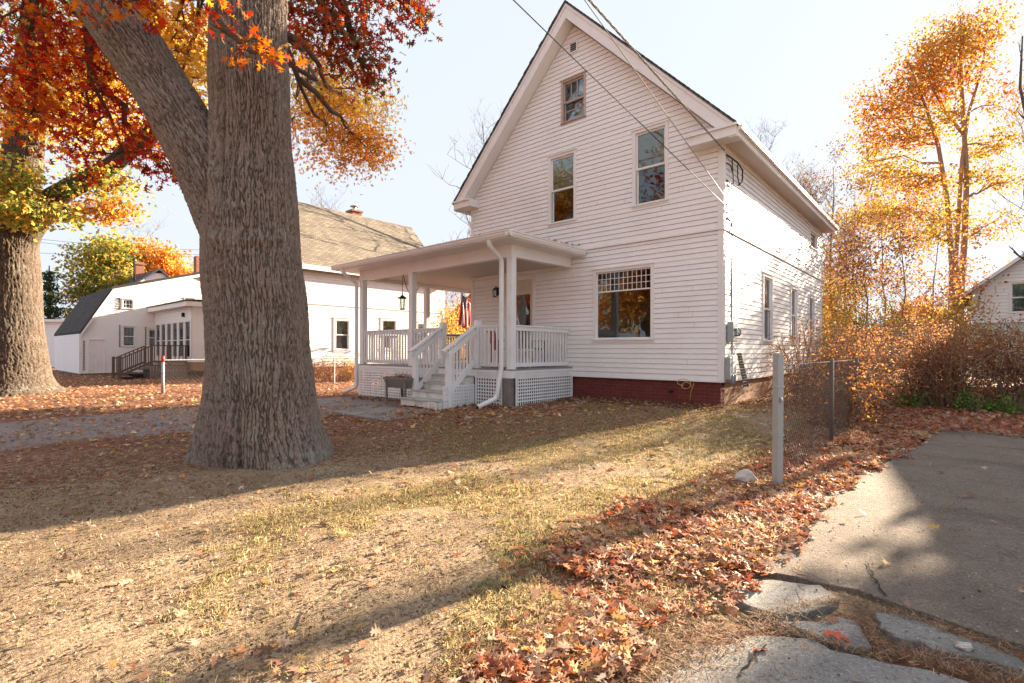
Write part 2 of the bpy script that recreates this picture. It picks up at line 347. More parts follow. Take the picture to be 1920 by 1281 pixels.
# ------------------------------------------------------------------ trees
def wig(p, q, n, amp, r=random):
    p = Vector(p); q = Vector(q); d = (q-p).length; out = [p]
    for i in range(1, n):
        t = i/n; a = amp*d*math.sin(pi*t)
        out.append(p.lerp(q, t)+Vector((r.uniform(-a, a), r.uniform(-a, a), r.uniform(-a, a)*.7+a*.3)))
    out.append(q); return out
def tree(name, label, cat, trunks, blobs, group=None, bark='bark2', tmpl=LS, twigs=True, base=None, leafmat=None, hires=0):
    """trunks: list of (points, radii); blobs: (centre, radii, clusters, leaves per cluster, leaf size, palette, spread)"""
    b0 = base or tuple(trunks[0][0][0]); root = empty(name, b0, 0, label, cat, group); off = Vector(b0)
    mb = MB(); allp = []; HR = []
    for pts, rs in trunks:
        if hires and max(rs) > .3: HR.append(([tuple(Vector(p)-off) for p in pts], rs))
        else: mb.tube([Vector(p)-off for p in pts], rs, 10)
        for (a, b), (ra, rb) in zip(zip(pts, pts[1:]), zip(rs, rs[1:])):
            for t in (0, .33, .66): allp.append((Vector(a).lerp(Vector(b), t), ra+(rb-ra)*t))
    P_, C_, Z_ = [], [], []
    for (c, rad, nc, nl, ls, pal, spr) in blobs:
        c = Vector(c)
        best = min(allp, key=lambda q: (q[0]-c).length+max(0, q[0].z-c.z)*2)
        lp = wig(best[0], c, 5, .08); r0 = min(best[1]*.6, .03*(c-best[0]).length+.02)
        mb.tube([p-off for p in lp], [r0*(1-.75*i/5) for i in range(6)], 6)
        skel = lp[1:]
        for s_ in range(max(3, nc//25)):
            v = Vector(rng.normal(size=3)); v.normalize(); e = c+Vector((v.x*rad[0], v.y*rad[1], v.z*rad[2]))*.75
            st = random.choice(lp[2:]); w2 = wig(st, e, 4, .1); mb.tube([p-off for p in w2], [r0*.4, r0*.3, r0*.22, r0*.15, r0*.08], 5); skel += w2[1:]
        sk = np.array([tuple(p) for p in skel])
        u = rng.normal(size=(nc, 3)); u /= np.linalg.norm(u, axis=1)[:, None]
        cc = np.array(c)+u*np.array(rad)*(rng.random((nc, 1))**.45)
        for q in cc:
            if twigs:
                s0 = sk[np.argmin(((sk-q)**2).sum(1))]
                mb.tube([p-off for p in wig(s0, q, 2, .12)], [max(.006, r0*.12), max(.005, r0*.08), .003], 3, cap=False)
            n = max(2, int(nl*random.uniform(.5, 1.5)))
            pp = q+rng.normal(size=(n, 3))*spr*np.array([1, 1, .6]); P_.append(pp-np.array(off))
            tone = 1+rng.normal(0, .12); C_.append(pick(pal, n, .18)*tone); Z_.append(ls*rng.uniform(.7, 1.25, n))
    if HR:
        Vs, Ls, Fs, n0 = [], [], [], 0
        for q_, (pts, rs) in enumerate(HR):
            V, l, f_ = bark_tube(pts, rs, 260, 240, 300+q_*20, False); Fs.append(f_); Vs.append(V); Ls.append(l+n0); n0 += len(V)
        Ls = np.concatenate(Ls); fast_mesh('trunk', np.concatenate(Vs), Ls, np.full(len(Ls)//4, 4), M[bark+'h'], root, smooth_=True, attrs={'ridge': np.concatenate(Fs)}); mb.build('branches', M[bark], root, True)
    else: mb.build('trunk', M[bark], root, True)
    if P_:
        leaves('crown', np.concatenate(P_), np.concatenate(Z_), np.clip(np.concatenate(C_), .01, .9), tmpl, leafmat or M['leaf'], root)
    return root
def bare_tree(name, label, base, h, spread, group=None, r0=.09, n1=12, n2=7, n3=5, bark='twig', leaf=None, seed=1, lean=(0, 0)):
    rr = random.Random(seed); root = empty(name, base, 0, label, 'tree', group); mb = MB(); tips = []
    top = Vector((lean[0]+rr.uniform(-.04, .04)*h, lean[1]+rr.uniform(-.04, .04)*h, h)); tr = wig((0, 0, -.1), top, 7, .015, rr)
    mb.tube(tr, [r0*(1-i/8) for i in range(8)], 6)
    def up(p, L, r, lev):
        a = rr.uniform(0, 2*pi); el = rr.uniform(.5, 1.2)
        q = p+Vector((cos(a)*cos(el), sin(a)*cos(el), sin(el)))*L
        w2 = wig(p, q, 4, .06, rr); mb.tube(w2, [r*(1-i*.19) for i in range(5)], 4, cap=False)
        if lev: [up(rr.choice(w2[1:]), L*rr.uniform(.4, .65), r*.55, lev-1) for _ in range(n2 if lev == 2 else n3)]
        tips.append(q); tips.append(w2[2])
    for i in range(n1):
        t = rr.uniform(.3, 1); k = t*7; i0 = min(int(k), 6); p = tr[i0].lerp(tr[i0+1], k-i0); up(p, spread*(1.25-t*.7), r0*.45*(1.2-t), 2)
    mb.build('trunk', M[bark], root, True)
    if leaf:
        pal, nl, ls, spr = leaf; tp = np.array([tuple(t) for t in tips])
        q = np.repeat(tp, nl, 0)+rng.normal(size=(len(tp)*nl, 3))*spr
        leaves('crown', q, ls*rng.uniform(.6, 1.2, len(q)), pick(pal, len(q)), LS, M['leaf_far'], root)
    return root

# ------------------------------------------------------------------ building helpers
def Tf(y0=0): return lambda a, o, z: (a, y0-o, z)       # front-facing wall (normal -y)
def Ts(x0=0): return lambda a, o, z: (x0+o, a, z)       # right wall (normal +x)
def Tl(x0=0): return lambda a, o, z: (x0-o, a, z)       # left wall (normal -x)
def Tb(y0=0): return lambda a, o, z: (a, y0+o, z)
def siding(T, z0, z1, lo, hi, holes=(), course=.1072, proj=.014, base_o=.004, groove=.008):
    mb = MB(T)
    flo = lo if callable(lo) else (lambda z: lo); fhi = hi if callable(hi) else (lambda z: hi)
    n = int(math.ceil((z1-z0)/course-1e-6))
    for i in range(n):
        ca, cb = z0+i*course, min(z0+(i+1)*course, z1)
        zs = sorted({ca, cb}|{h for H in holes for h in H[2:4] if ca < h < cb})
        for a, b in zip(zs, zs[1:]):
            oa = base_o+proj*(1-(a-ca)/course); ob = base_o+proj*(1-(b-ca)/course)
            mid = (a+b)/2; cuts = sorted([(h[0], h[1]) for h in holes if h[2] < mid < h[3]])
            segs = []; cur0, cur1 = flo(a), flo(b)
            if fhi(a)-cur0 < .01: continue
            for c0, c1 in cuts: segs.append((cur0, cur1, c0, c0)); cur0 = cur1 = c1
            segs.append((cur0, cur1, fhi(a), max(fhi(b), cur1)))
            for l0, l1, r0, r1 in segs:
                gv = abs(b-cb) < 1e-6 and b-a > .03 and groove > 0
                b_ = b-groove if gv else b; tf = (b_-a)/(b-a); m0, m1 = l0+(l1-l0)*tf, r0+(r1-r0)*tf; om = oa+(ob-oa)*tf
                mb.quad((l0, oa, a), (r0, oa, a), (m1, om, b_), (m0, om, b_))
                if gv: mb.quad((m0, om, b_), (m1, om, b_), (m1, om-.03, b_), (m0, om-.03, b_)); mb.quad((m0, om-.03, b_), (m1, om-.03, b_), (r1, om-.03, b+.002), (l1, om-.03, b+.002))
                if abs(a-ca) < 1e-6: mb.quad((l0, base_o-.032, a), (r0, base_o-.032, a), (r0, oa, a), (l0, oa, a))
    return mb
def window(parent, T, a0, a1, z0, z1, kind='hung', blind=None, cas=.075, trim='trim', glass='glass', name='window', sash='trim', bl=.5, label=None):
    mb = MB(T); d = .085
    o1 = .035
    mb.box(a0, a0+cas, -.03, o1, z0, z1); mb.box(a1-cas, a1, -.03, o1, z0, z1)
    mb.box(a0+cas, a1-cas, -.03, o1, z1-cas, z1); mb.box(a0+cas, a1-cas, -.03, o1, z0, z0+cas)
    mb.box(a0-.015, a1+.015, .0, o1+.022, z1-.012, z1+.015); mb.box(a0-.012, a1+.012, .0, o1+.025, z0+cas*.55, z0+cas*.9)
    w_ = mb.build(name, M[trim], parent)
    if label: w_['label'] = label
    a0 += cas; a1 -= cas; z0 += cas; z1 -= cas; zm = (z0+z1)/2; f = .04
    sb = MB(T)
    def ring(x0, x1, y0, y1, o0, o1_, f):
        sb.box(x0, x0+f, o0, o1_, y0, y1); sb.box(x1-f, x1, o0, o1_, y0, y1); sb.box(x0+f, x1-f, o0, o1_, y0, y0+f); sb.box(x0+f, x1-f, o0, o1_, y1-f, y1)
    gl = MB(T)
    if kind == 'hung' or kind == 'attic':
        ring(a0, a1, zm-.015, z1, -.045, -.015, f); ring(a0, a1, z0, zm+.02, -.08, -.048, f)
        gl.box(a0+f, a1-f, -.033, -.029, zm-.015+f, z1-f); gl.box(a0+f, a1-f, -.066, -.062, z0+f, zm+.02-f)
        if kind == 'attic':
            for t in (1/3, 2/3): x = a0+f+(a1-a0-2*f)*t; sb.box(x-.008, x+.008, -.043, -.017, zm-.015+f, z1-f)
            sb.box(a0+f, a1-f, -.07, -.055, zm-.22, zm-.20)
    elif kind == 'picture':
        zt = z1-.44; ring(a0, a1, z0, z1, -.05, -.015, .03)
        sb.box(a0+.03, a1-.03, -.048, -.017, zt-.03, zt)
        gl.box(a0+.03, a1-.03, -.036, -.032, z0+.03, z1-.03)
        for i in range(1, 12): x = a0+.03+(a1-a0-.06)*i/12; sb.box(x-.006, x+.006, -.031, -.022, zt, z1-.03)
        for i in range(1, 3): zz = zt+(z1-.03-zt)*i/3; sb.box(a0+.03, a1-.03, -.0305, -.0215, zz-.006, zz+.006)
    else:
        ring(a0, a1, z0, z1, -.05, -.015, f); gl.box(a0+f, a1-f, -.036, -.032, z0+f, z1-f)
        if kind == 'grid':
            for i in range(1, 3): x = a0+(a1-a0)*i/3; sb.box(x-.012, x+.012, -.03, -.02, z0+f, z1-f)
            sb.box(a0+f, a1-f, -.031, -.019, zm-.012, zm+.012)
    sb.build('sash', M[sash], w_); gl.build('pane', M[glass], w_)
    if blind:
        b = MB(T); zz = z1
        if blind == 'blind':
            while zz > z1-(z1-z0)*bl:
                b.quad((a0+.03, -.052, zz), (a1-.03, -.052, zz), (a1-.03, -.046, zz-.023), (a0+.03, -.046, zz-.023)); zz -= .024
        else: b.box(a0, a1, -.125, -.12, z1-(z1-z0)*bl, z1)
        b.build('blind', M[blind], w_)
    return w_

# ================================================================== THE WHITE HOUSE
HZ = empty('white_house', (HC[0], HC[1], 0), -ANG, 'two storey pinkish white clapboard house with steep front gable, covered porch and red painted foundation', 'house')
W, DL = 7.0, 9.78; ZS, ZB, ZSOF = .753, 3.755, 5.40; APX = 9.548; SL = 1.034; OH = .352; EV = .37
ZT = APX-SL*(W/2+EV)
def rooftop(x): return APX-SL*abs(x+W/2)
fw = {'v1': (-1.938, -1.102, 4.465, 6.181), 'v2': (-4.255, -3.414, 4.442, 6.191), 'at': (-3.867, -3.151, 6.864, 7.949), 'pic': (-2.944, -1.4185, 1.5385, 3.229), 'door': (-5.64, -4.68, .95, 3.26)}
def hole(r, m=.05): return (r[0]+m, r[1]-m, r[2]+m, r[3]-m)
T = Tf(0)
M['seam'] = mat('seam_shadow', (.48, .43, .40), .8)
def seams(mb, x0, x1, z0, nc, avoid, n, seed, o):
    r = random.Random(seed)
    for _ in range(n):
        x = r.uniform(x0, x1); i = r.randrange(nc); z = z0+i*.1072
        if any(a[0]-.1 < x < a[1]+.1 and a[2]-.1 < z < a[3]+.1 for a in avoid): continue
        mb.prism([(x, o+.001, z+.001), (x+.005, o+.001, z+.001), (x+.005, o-.011, z+.094), (x, o-.011, z+.094)], (0, .0015, 0))
        mb.m[-6:] = [1]*6
FWm = siding(T, ZS, ZB-.03, -W+.05, -.085, [hole(fw['pic']), hole(fw['door'])]); seams(FWm, -W+.4, -.2, ZS, 27, [fw['pic'], fw['door']], 26, 1, .018); FWm.build('front_wall', [M['vinyl'], M['seam']], HZ)
gl_ = lambda z: max(-W+.05, -W/2-(APX-.36-z)/SL); gh_ = lambda z: min(-.085, -W/2+(APX-.36-z)/SL)
GWm = siding(T, ZB+.02, APX-.40, gl_, gh_, [hole(fw['v1']), hole(fw['v2']), hole(fw['at'])], base_o=.012); seams(GWm, -W+.6, -.5, ZB+.02, 14, [fw['v1'], fw['v2']], 20, 2, .026); GWm.build('front_gable_wall', [M['vinyl'], M['seam']], HZ)
sw = [(2.69, 3.555, 1.523, 3.20), (5.38, 6.186, 1.52, 3.17), (7.72, 8.556, 1.52, 3.10)]; smw = (7.80, 9.0, 4.55, 5.22)
siding(Ts(0), ZS, ZB-.03, .085, DL-.085, [hole(r) for r in sw]).build('side_wall', M['vinyl'], HZ)
siding(Ts(0), ZB+.02, ZSOF, .085, DL-.085, [hole(smw)], base_o=.012).build('upper_side_wall', M['vinyl'], HZ)
lw = [(3.0, 3.9, 1.5, 3.2), (6.0, 6.9, 1.5, 3.2)]
siding(Tl(-W), ZS, ZSOF, 0, DL, [hole(r) for r in lw], .2144).build('left_wall', M['vinyl'], HZ)
siding(Tb(DL), ZS, APX-.45, lambda z: max(-W, -W/2-(APX-.4-z)/SL), lambda z: min(0, -W/2+(APX-.4-z)/SL), [(-3, -1.5, 1.3, 2.9), (-6, -5, 1.3, 2.9)], .2144).build('rear_wall', M['vinyl'], HZ)
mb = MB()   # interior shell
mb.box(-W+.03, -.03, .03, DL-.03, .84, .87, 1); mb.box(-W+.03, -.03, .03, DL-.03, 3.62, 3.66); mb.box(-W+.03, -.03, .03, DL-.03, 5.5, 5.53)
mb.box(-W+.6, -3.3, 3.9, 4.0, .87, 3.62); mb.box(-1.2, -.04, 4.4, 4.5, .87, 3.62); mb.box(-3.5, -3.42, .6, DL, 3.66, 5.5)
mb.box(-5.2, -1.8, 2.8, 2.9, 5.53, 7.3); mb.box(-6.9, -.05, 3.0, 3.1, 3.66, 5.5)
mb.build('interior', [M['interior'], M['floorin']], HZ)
mb = MB(T)  # corner boards, belt course
mb.box(-.085, .016, -.02, .026, ZS-.01, ZB-.03); mb.box(-.085, .02, -.02, .030, ZB+.02, ZSOF)
mb.box(-W-.016, -W+.08, -.02, .026, ZS-.01, ZB-.03); mb.box(-W-.016, -W+.08, -.02, .030, ZB+.02, ZSOF)
mb.box(-W-.03, .045, .0, .046, ZB-.032, ZB-.004); mb.box(-W-.02, .03, .0, .032, ZB-.004, ZB+.021)
mb.box(-W, .01, 0, .022, ZS-.03, ZS+.0)
mb.T = Ts(0)
mb.box(.0, .085, .0, .024, ZS-.011, ZB-.031); mb.box(.0, .085, .0, .028, ZB+.021, ZSOF-.001); mb.box(DL-.085, DL, 0, .026, ZS-.01, ZB-.031); mb.box(DL-.085, DL, 0, .03, ZB+.021, ZSOF-.001)
mb.box(.0, DL+.01, .0, .044, ZB-.031, ZB-.005); mb.box(0, DL, .0, .033, ZB-.005, ZB+.02); mb.box(0, DL, 0, .02, ZS-.028, ZS+.001)
mb.build('corner_boards', M['trim'], HZ)
mb = MB()   # foundation
mb.box(-W+.02, -.05, .05, .25, -.2, ZS-.02, 0); mb.box(-.055, -.27, .055, DL-.05, -.2, ZS-.021, 1); mb.box(-W+.03, -W+.25, .1, DL-.05, -.2, ZS-.022, 1)
mb.box(-.25, -W+.3, DL-.3, DL-.06, -.2, ZS-.022, 1)
mb.build('foundation', [M['brickred'], M['brick']], HZ)
# roof
mb = MB()
for s in (-1, 1):
    xe = -W/2+s*(W/2+EV+.04); ze = APX-SL*(W/2+EV+.04)
    y0, y1 = -OH-.035, DL+.35
    a = [(-W/2, y0, APX), (xe, y0, ze), (xe, y0, ze+.045), (-W/2, y0, APX+.05)]
    mb.prism(a, (0, y1-y0, 0))
rf = mb.build('roof', M['shingle'], HZ)
mb = MB()   # ragged shingle edge tabs along the rakes
rr = random.Random(3)
for s in (-1, 1):
    n = 40
    for i in range(n):
        t0, t1 = i/n, (i+1)/n; X0 = -W/2+s*(W/2+EV)*t0; X1 = -W/2+s*(W/2+EV)*t1; k = rr.uniform(.005, .03)
        z0_, z1_ = rooftop(X0)+.051, rooftop(X1)+.051
        mb.prism([(X0, -OH-.035-k, z0_), (X1, -OH-.035-k, z1_), (X1, -OH-.035-k, z1_+.014), (X0, -OH-.035-k, z0_+.006)], (0, .3, 0))
mb.build('shingle_edge', M['shingle'], rf)
mb = MB()   # rake boards and soffit
FH = .345
for s in (-1, 1):
    x0, x1 = -W/2, -W/2+s*(W/2+EV)
    mb.prism([(x0, -OH, APX-.004), (x1, -OH, ZT-.004), (x1, -OH, ZT-.20), (x1-s*.14, -OH, ZT-.20), (x0, -OH, APX-FH)], (0, .03, 0))
    mb.prism([(x0, -OH-.018, APX-.002), (x1, -OH-.018, ZT-.002), (x1, -OH-.018, ZT-.07), (x0, -OH-.018, APX-.085)], (0, .017, 0))
    mb.prism([(x0, -OH+.031, APX-FH+.002), (-W/2+s*(W/2-.02), -OH+.031, APX-FH-SL*(W/2-.02)), (-W/2+s*(W/2-.02), -OH+.031, APX-FH-SL*(W/2-.02)+.03), (x0, -OH+.031, APX-FH+.032)], (0, OH+.02, 0))
    # eave boxes along the sides
    xa, xb = (0.018, EV) if s > 0 else (-W-EV, -W-.018)
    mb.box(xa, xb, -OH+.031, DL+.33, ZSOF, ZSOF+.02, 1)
    xf = EV if s > 0 else -W-EV-.03
    mb.prism([(xf-s*.0, -OH, ZT-.21), (xf+.03, -OH, ZT-.21), (xf+.03, -OH, ZT-.035), (xf, -OH, ZT-.005)], (0, DL+.68, 0))
    # cornice return
    xr0, xr1 = (-.55, EV) if s > 0 else (-W-EV, -W+.28)
    zb_ = ZSOF-.03
    mb.box(xr0, xr1, -OH-.02, -.02, zb_, zb_+.17)
    mb.prism([(xr0-.05, -OH-.06, zb_+.17), (xr1+.03*s, -OH-.06, zb_+.17), (xr1+.03*s, -OH-.06, zb_+.215), (xr0-.05, -OH-.06, zb_+.215)], (0, OH+.04, 0))
mb.build('rake_boards', [M['trim'], M['soffit']], HZ)
mb = MB(); mb.prism([(EV+.032, -OH-.02, ZT-.10), (EV+.10, -OH-.02, ZT-.10), (EV+.115, -OH-.02, ZT-.02), (EV+.032, -OH-.02, ZT-.02)], (0, DL+.7, 0)); mb.build('eave_trim', M['trim'], HZ)
# windows
window(HZ, T, *fw['v1'], blind='blind', bl=.49); window(HZ, T, *fw['v2'], blind='blind', bl=.49)
window(HZ, T, *fw['at'], kind='attic', cas=.055, trim='framebrown', sash='framebrown', label='small attic window with worn brown frame')
window(HZ, T, *fw['pic'], kind='picture', cas=.075, name='picture_window', label='wide picture window with a row of small square panes on top')
for r in sw: window(HZ, Ts(0), *r, cas=.085)
window(HZ, Ts(0), *smw, kind='single', cas=.085)
mb = MB(T); r = (-3.60, -3.40, 8.54, 8.765); mb.box(r[0], r[1], .01, .03, r[2], r[3], 1)
for a in ((r[0]-.02, r[0]+.012, r[2]-.02, r[3]+.02), (r[1]-.012, r[1]+.02, r[2]-.02, r[3]+.02)): mb.box(a[0], a[1], .012, .05, a[2], a[3])
mb.box(r[0], r[1], .012, .048, r[3]-.01, r[3]+.02); mb.box(r[0], r[1], .012, .048, r[2]-.02, r[2]+.01)
for i in range(4): z = r[2]+.04+i*.05; mb.quad((r[0], .03, z+.02), (r[1], .03, z+.02), (r[1], .045, z), (r[0], .045, z))
mb.build('gable_vent', [M['trim'], M['black']], HZ)
# door
d0, d1, dz0, dz1 = fw['door']; mb = MB(T)
mb.box(d0, d0+.07, -.05, .04, dz0, dz1); mb.box(d1-.07, d1, -.05, .04, dz0, dz1); mb.box(d0+.07, d1-.07, -.05, .04, dz1-.07, dz1)
dr = mb.build('front_door', M['trim'], HZ)
mb = MB(T); a, b = d0+.07, d1-.07; mb.box(a, b, -.055, -.015, dz0, dz0+1.0); mb.box(a, a+.11, -.055, -.015, dz0+1.0, dz1-.07); mb.box(b-.11, b, -.055, -.015, dz0+1.0, dz1-.07); mb.box(a+.11, b-.11, -.055, -.015, dz1-.45, dz1-.07)
for q in range(3): x = a+.12+q*.2; mb.box(x, x+.16, -.015, -.006, dz1-.33, dz1-.13)
mb.box(a+.1, a+.36, -.015, -.006, dz0+.15, dz0+.85); mb.box(b-.36, b-.1, -.015, -.006, dz0+.15, dz0+.85)
mb.build('door_leaf', painted('cream_door', (.66, .58, .48), (.4, .33, .27), .4, 3), dr)
mb = MB(T); mb.box(a+.11, b-.11, -.04, -.035, dz0+1.0, dz1-.45); mb.build('pane', M['glass'], dr)
mb = MB(T); mb.tube([(a+.06, -.02, dz0+.93), (a+.06, .05, dz0+.93)], [.02, .03], 10); mb.build('handle', M['darkmetal'], dr)
# hose bib and yellow rope on the foundation
mb = MB(); mb.tube([(-1.05, .06, .50), (-1.05, -.06, .49)], .03, 8); mb.build('spigot', M['black'], HZ)

# ------------------------------------------------------------------ porch
PR, PL_, PF, PB = -3.551, -9.286, -2.217, 3.6
DK, ZBM = .95, 3.355
def drop(y): return -.045*max(0, min(1, -y/2.2))
mb = MB()
n = 16
for i in range(n):   # deck boards front
    y0 = PF-.03+i*(2.24/n); mb.box(PL_-.03, PR+.03, y0, y0+2.24/n-.008, DK-.03, DK)
i = 0
while .01+i*.14 < PB: mb.box(PL_-.03, -W-.03, .012+i*.14, .012+i*.14+.132, DK-.03, DK); i += 1
pc = mb.build('porch', M['deckgrey'], HZ)
tag(pc, 'wraparound covered porch with white square posts, baluster rails and lattice skirt')
mb = MB()
for (a0, a1, b0, b1) in ((PL_-.02, PR+.02, PF-.03, PF-.005), (PR-.005, PR+.022, PF-.005, -.03), (PL_-.021, PL_+.005, PF-.005, PB)):
    mb.box(a0, a1, b0, b1, DK-.19, DK-.032)
mb.build('rim_board', M['trim2'], pc)
mb = MB()
bw = .16
def slopebeam(p, q, zt_): # beam along y with drop
    pass
mb.box(PL_, PR, PF, PF+bw, ZBM-.045, ZBM+.215)
mb.prism([(PR-bw, PF+bw, ZBM-.042), (PR, PF+bw, ZBM-.042), (PR, PF+bw, ZBM+.215), (PR-bw, PF+bw, ZBM+.215)], (0, 0, 0)) if False else None
mb._add([(PR-bw, PF+bw, ZBM-.042), (PR, PF+bw, ZBM-.042), (PR, PF+bw, ZBM+.215), (PR-bw, PF+bw, ZBM+.215), (PR-bw, -.03, ZBM), (PR, -.03, ZBM), (PR, -.03, ZBM+.25), (PR-bw, -.03, ZBM+.25)], [(0, 1, 2, 3), (4, 7, 6, 5), (0, 4, 5, 1), (1, 5, 6, 2), (2, 6, 7, 3), (3, 7, 4, 0)])
mb.box(PL_, PL_+bw, PF+bw, PB, ZBM-.043, ZBM+.215)
mb.build('porch_beam', M['trim'], pc)
mb = MB()
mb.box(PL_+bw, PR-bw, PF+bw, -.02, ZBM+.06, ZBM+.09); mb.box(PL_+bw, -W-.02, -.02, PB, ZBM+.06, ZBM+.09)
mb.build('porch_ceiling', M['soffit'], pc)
GO = .50; GR, GL = .36, .42
mb = MB()   # roof: soffit slab + low hip top
zf = ZBM+.215
pts = [(PL_-GL, PF-GO), (PR+GR, PF-GO), (PR+GR, -.05), (-W+.0, -.05), (-W+.0, PB+.3), (PL_-GL, PB+.3)]
mb.prism([(x, y, zf) for x, y in pts], (0, 0, .05))
mb.build('porch_soffit', M['trim'], pc)
mb = MB(); zr = zf+.135
mb.poly([(PL_-GL-.02, PF-GO-.02, zr), (PR+GR+.02, PF-GO-.02, zr), (PR+.0, -.05, zr+.13), (PL_+1.6, -.05, zr+.13)]); mb.poly([(PR+GR+.02, PF-GO-.02, zr), (PR+GR+.02, -.05, zr), (PR, -.05, zr+.13)])
mb.poly([(PL_-GL-.02, PF-GO-.02, zr), (PL_+1.6, -.05, zr+.13), (-W, -.05, zr+.13), (-W, PB+.3, zr+.13), (PL_-GL-.02, PB+.3, zr)])
mb.build('porch_roof', M['shingle'], pc)
mb = MB()   # gutters (K profile)
def gut(p, q, outx, outy):
    prof = [(0, 0), (.05, 0), (.085, .055), (.085, .08), (.105, .10), (.105, .115), (0, .115)]
    v0 = [(p[0]+outx*a, p[1]+outy*a, zf+.02+b) for a, b in prof]; v1 = [(q[0]+outx*a, q[1]+outy*a, zf+.02+b) for a, b in prof]
    k = len(prof); mb._add(v0+v1, [tuple(range(k)), tuple(range(2*k-1, k-1, -1))]+[(i, (i+1) % k, k+(i+1) % k, k+i) for i in range(k)])
gut((PL_-GL-.1, PF-GO-.001), (PR+GR+.1, PF-GO-.001), 0, -1); gut((PR+GR+.001, PF-GO-.1), (PR+GR+.001, -.06), 1, 0); gut((PL_-GL-.001, PF-GO-.1), (PL_-GL-.001, PB+.3), -1, 0)
mb.build('gutter', M['trim'], pc)
PW = .15
posts = [(PR-PW, PF+.005), (-6.97-PW/2, PF+.005), (PL_+.01, PF+.005), (PL_+.01, .07), (PL_+.01, 3.0)]
for x, y in posts:
    mb = MB(); mb.box(x, x+PW, y, y+PW, DK-.18 if y < PF+.1 else DK, ZBM-.044); mb.build('post', M['trim2'], pc, bevel=.006)
# railings
def railing(p, q, name='railing', z0=DK, top=.94, n=None, mt='trim2'):
    p = Vector((p[0], p[1], 0)); q = Vector((q[0], q[1], 0)); L = (q-p).length; n = n or int(L/.112); mb = MB()
    u = Vector((0, 0, 1))
    mb.beam(p+u*(z0+top-.015), q+u*(z0+top-.015), .085, .03); mb.beam(p+u*(z0+top-.075), q+u*(z0+top-.075), .035, .085); mb.beam(p+u*(z0+.085), q+u*(z0+.085), .035, .085)
    for i in range(n):
        c = p.lerp(q, (i+.5)/n); d = (q-p).normalized(); s = d.cross(u)*.018+0*u
        c = c-s*1.98
        mb.beam(c+u*(z0+.05), c+u*(z0+top-.045), .033, .033)
    return mb.build(name, M[mt], pc)
yr = PF+.08
railing((PR-PW, yr), (-4.66, yr)); railing((-5.83, yr), (-6.97+PW/2, yr)); railing((-6.97-PW/2, yr), (PL_+PW, yr))
railing((PR-.075, PF+PW), (PR-.075, -.05)); railing((PL_+.085, PF+PW), (PL_+.085, .07)); railing((PL_+.085, .22), (PL_+.085, 3.0), mt='woodgrey')  # rear rail is the same railing; grey wood colour paints in its shade
for x in (-4.66, -5.83):
    mb = MB(); mb.box(x, x+.13 if x > -5 else x+.13, PF-.02, PF+.11, DK-.18, DK+1.06) if x > -5 else mb.box(x, x+.13, PF-.02, PF+.11, DK-.18, DK+1.06)
    mb.build('newel_post', M['trim2'], pc, bevel=.006)
# stairs
sx0, sx1 = -5.80, -4.62; NS = 4; rise = (DK-.13)/5; run = .262
def gl2(x, y): # ground height at house-local point
    wx = HC[0]-x*Lx+y*Rx; wy = HC[1]-x*Ly+y*Ry; return float(g(wx, wy))
st = MB()
for i in range(1, NS+1):
    zt_ = DK-rise*i; y1_ = PF-.03-run*(i-1); y0_ = y1_-run; ex = .10 if i == NS else 0
    st.box(sx0-ex, sx1, y0_-.03, y1_, zt_-.035, zt_, 0); st.box(sx0-ex+.01, sx1-.01, y0_, y0_+.02, zt_-rise, zt_-.036, 1)
    st.box(sx0-ex+.012, sx0-ex+.03, y0_+.02, y1_, .02, zt_-.036, 1); st.box(sx1-.03, sx1-.012, y0_+.02, y1_, .02, zt_-.036, 1)
stairs = st.build('stairs', [M['tread'], M['riser']], pc, bevel=.004)
yb = -3.05
for x in (sx1-.07, sx0-.01):
    mb = MB(); mb.box(x, x+.125, yb, yb+.10, .02, 1.30); mb.build('newel_post', M['trim2'], stairs, bevel=.006)
    mb = MB(); c = x+.0625
    A = Vector((c, PF-.02, DK+.90)); B = Vector((c, yb-.12, 1.285)); sl_ = (B-A)
    mb.beam(A+Vector((0, 0, .03)), B+Vector((0, 0, .03)), .12, .035)
    mb.beam(A-Vector((0, 0, .08)), B-Vector((0, -.1, .08)), .035, .12); mb.beam(Vector((c, PF-.02, DK+.16)), Vector((c, yb+.1, .48)), .035, .12)
    for i in range(1, 7):
        t = i/7; y = PF-.02+(yb+.12-PF+.02)*t; zt_ = DK+.82+(1.21-DK-.82)*t*.95; zb_ = DK+.16+(.48-DK-.16)*t
        mb.beam((c-.034, y, zb_-.03), (c-.034, y, zt_), .033, .033)
    mb.build('stair_railing', M['trim2'], stairs)
# lattice
def lattice(T, a0, a1, z0f, z1, ex=None):
    mb = MB(T); p = .074; s = .031
    n = int((a1-a0)/p); zlow = min(z0f(a0), z0f(a1))
    for i in range(n+1):
        a = a0+(a1-a0-s)*i/n; mb.box(a, a+s, 0, .006, z0f(a), z1)
    m = int((z1-zlow)/p)
    for j in range(m+1):
        z = zlow+.02+(z1-zlow-s-.02)*j/m
        if z > max(z0f(a0), z0f(a1))-.02: mb.box(a0, a1, .0065, .0125, z, z+s)
    f = .045
    mb.box(a0, a0+f, -.004, .018, z0f(a0), z1); mb.box(a1-f, a1, -.004, .018, z0f(a1), z1); mb.box(a0+f, a1-f, .013, .018, z1-f, z1)
    return mb.build('lattice_panel', M['trim2'], pc)
gz = lambda y: (lambda a: gl2(a, y)-.01)
lattice(Tf(PF-.033), PL_+.05, -5.9, gz(PF), DK-.04); lattice(Tf(PF-.033), -4.58, PR-.22, gz(PF), DK-.04)
lattice(Ts(PR+.025), PF+.1, -.02, lambda a: gl2(PR, a)-.01, DK-.04)
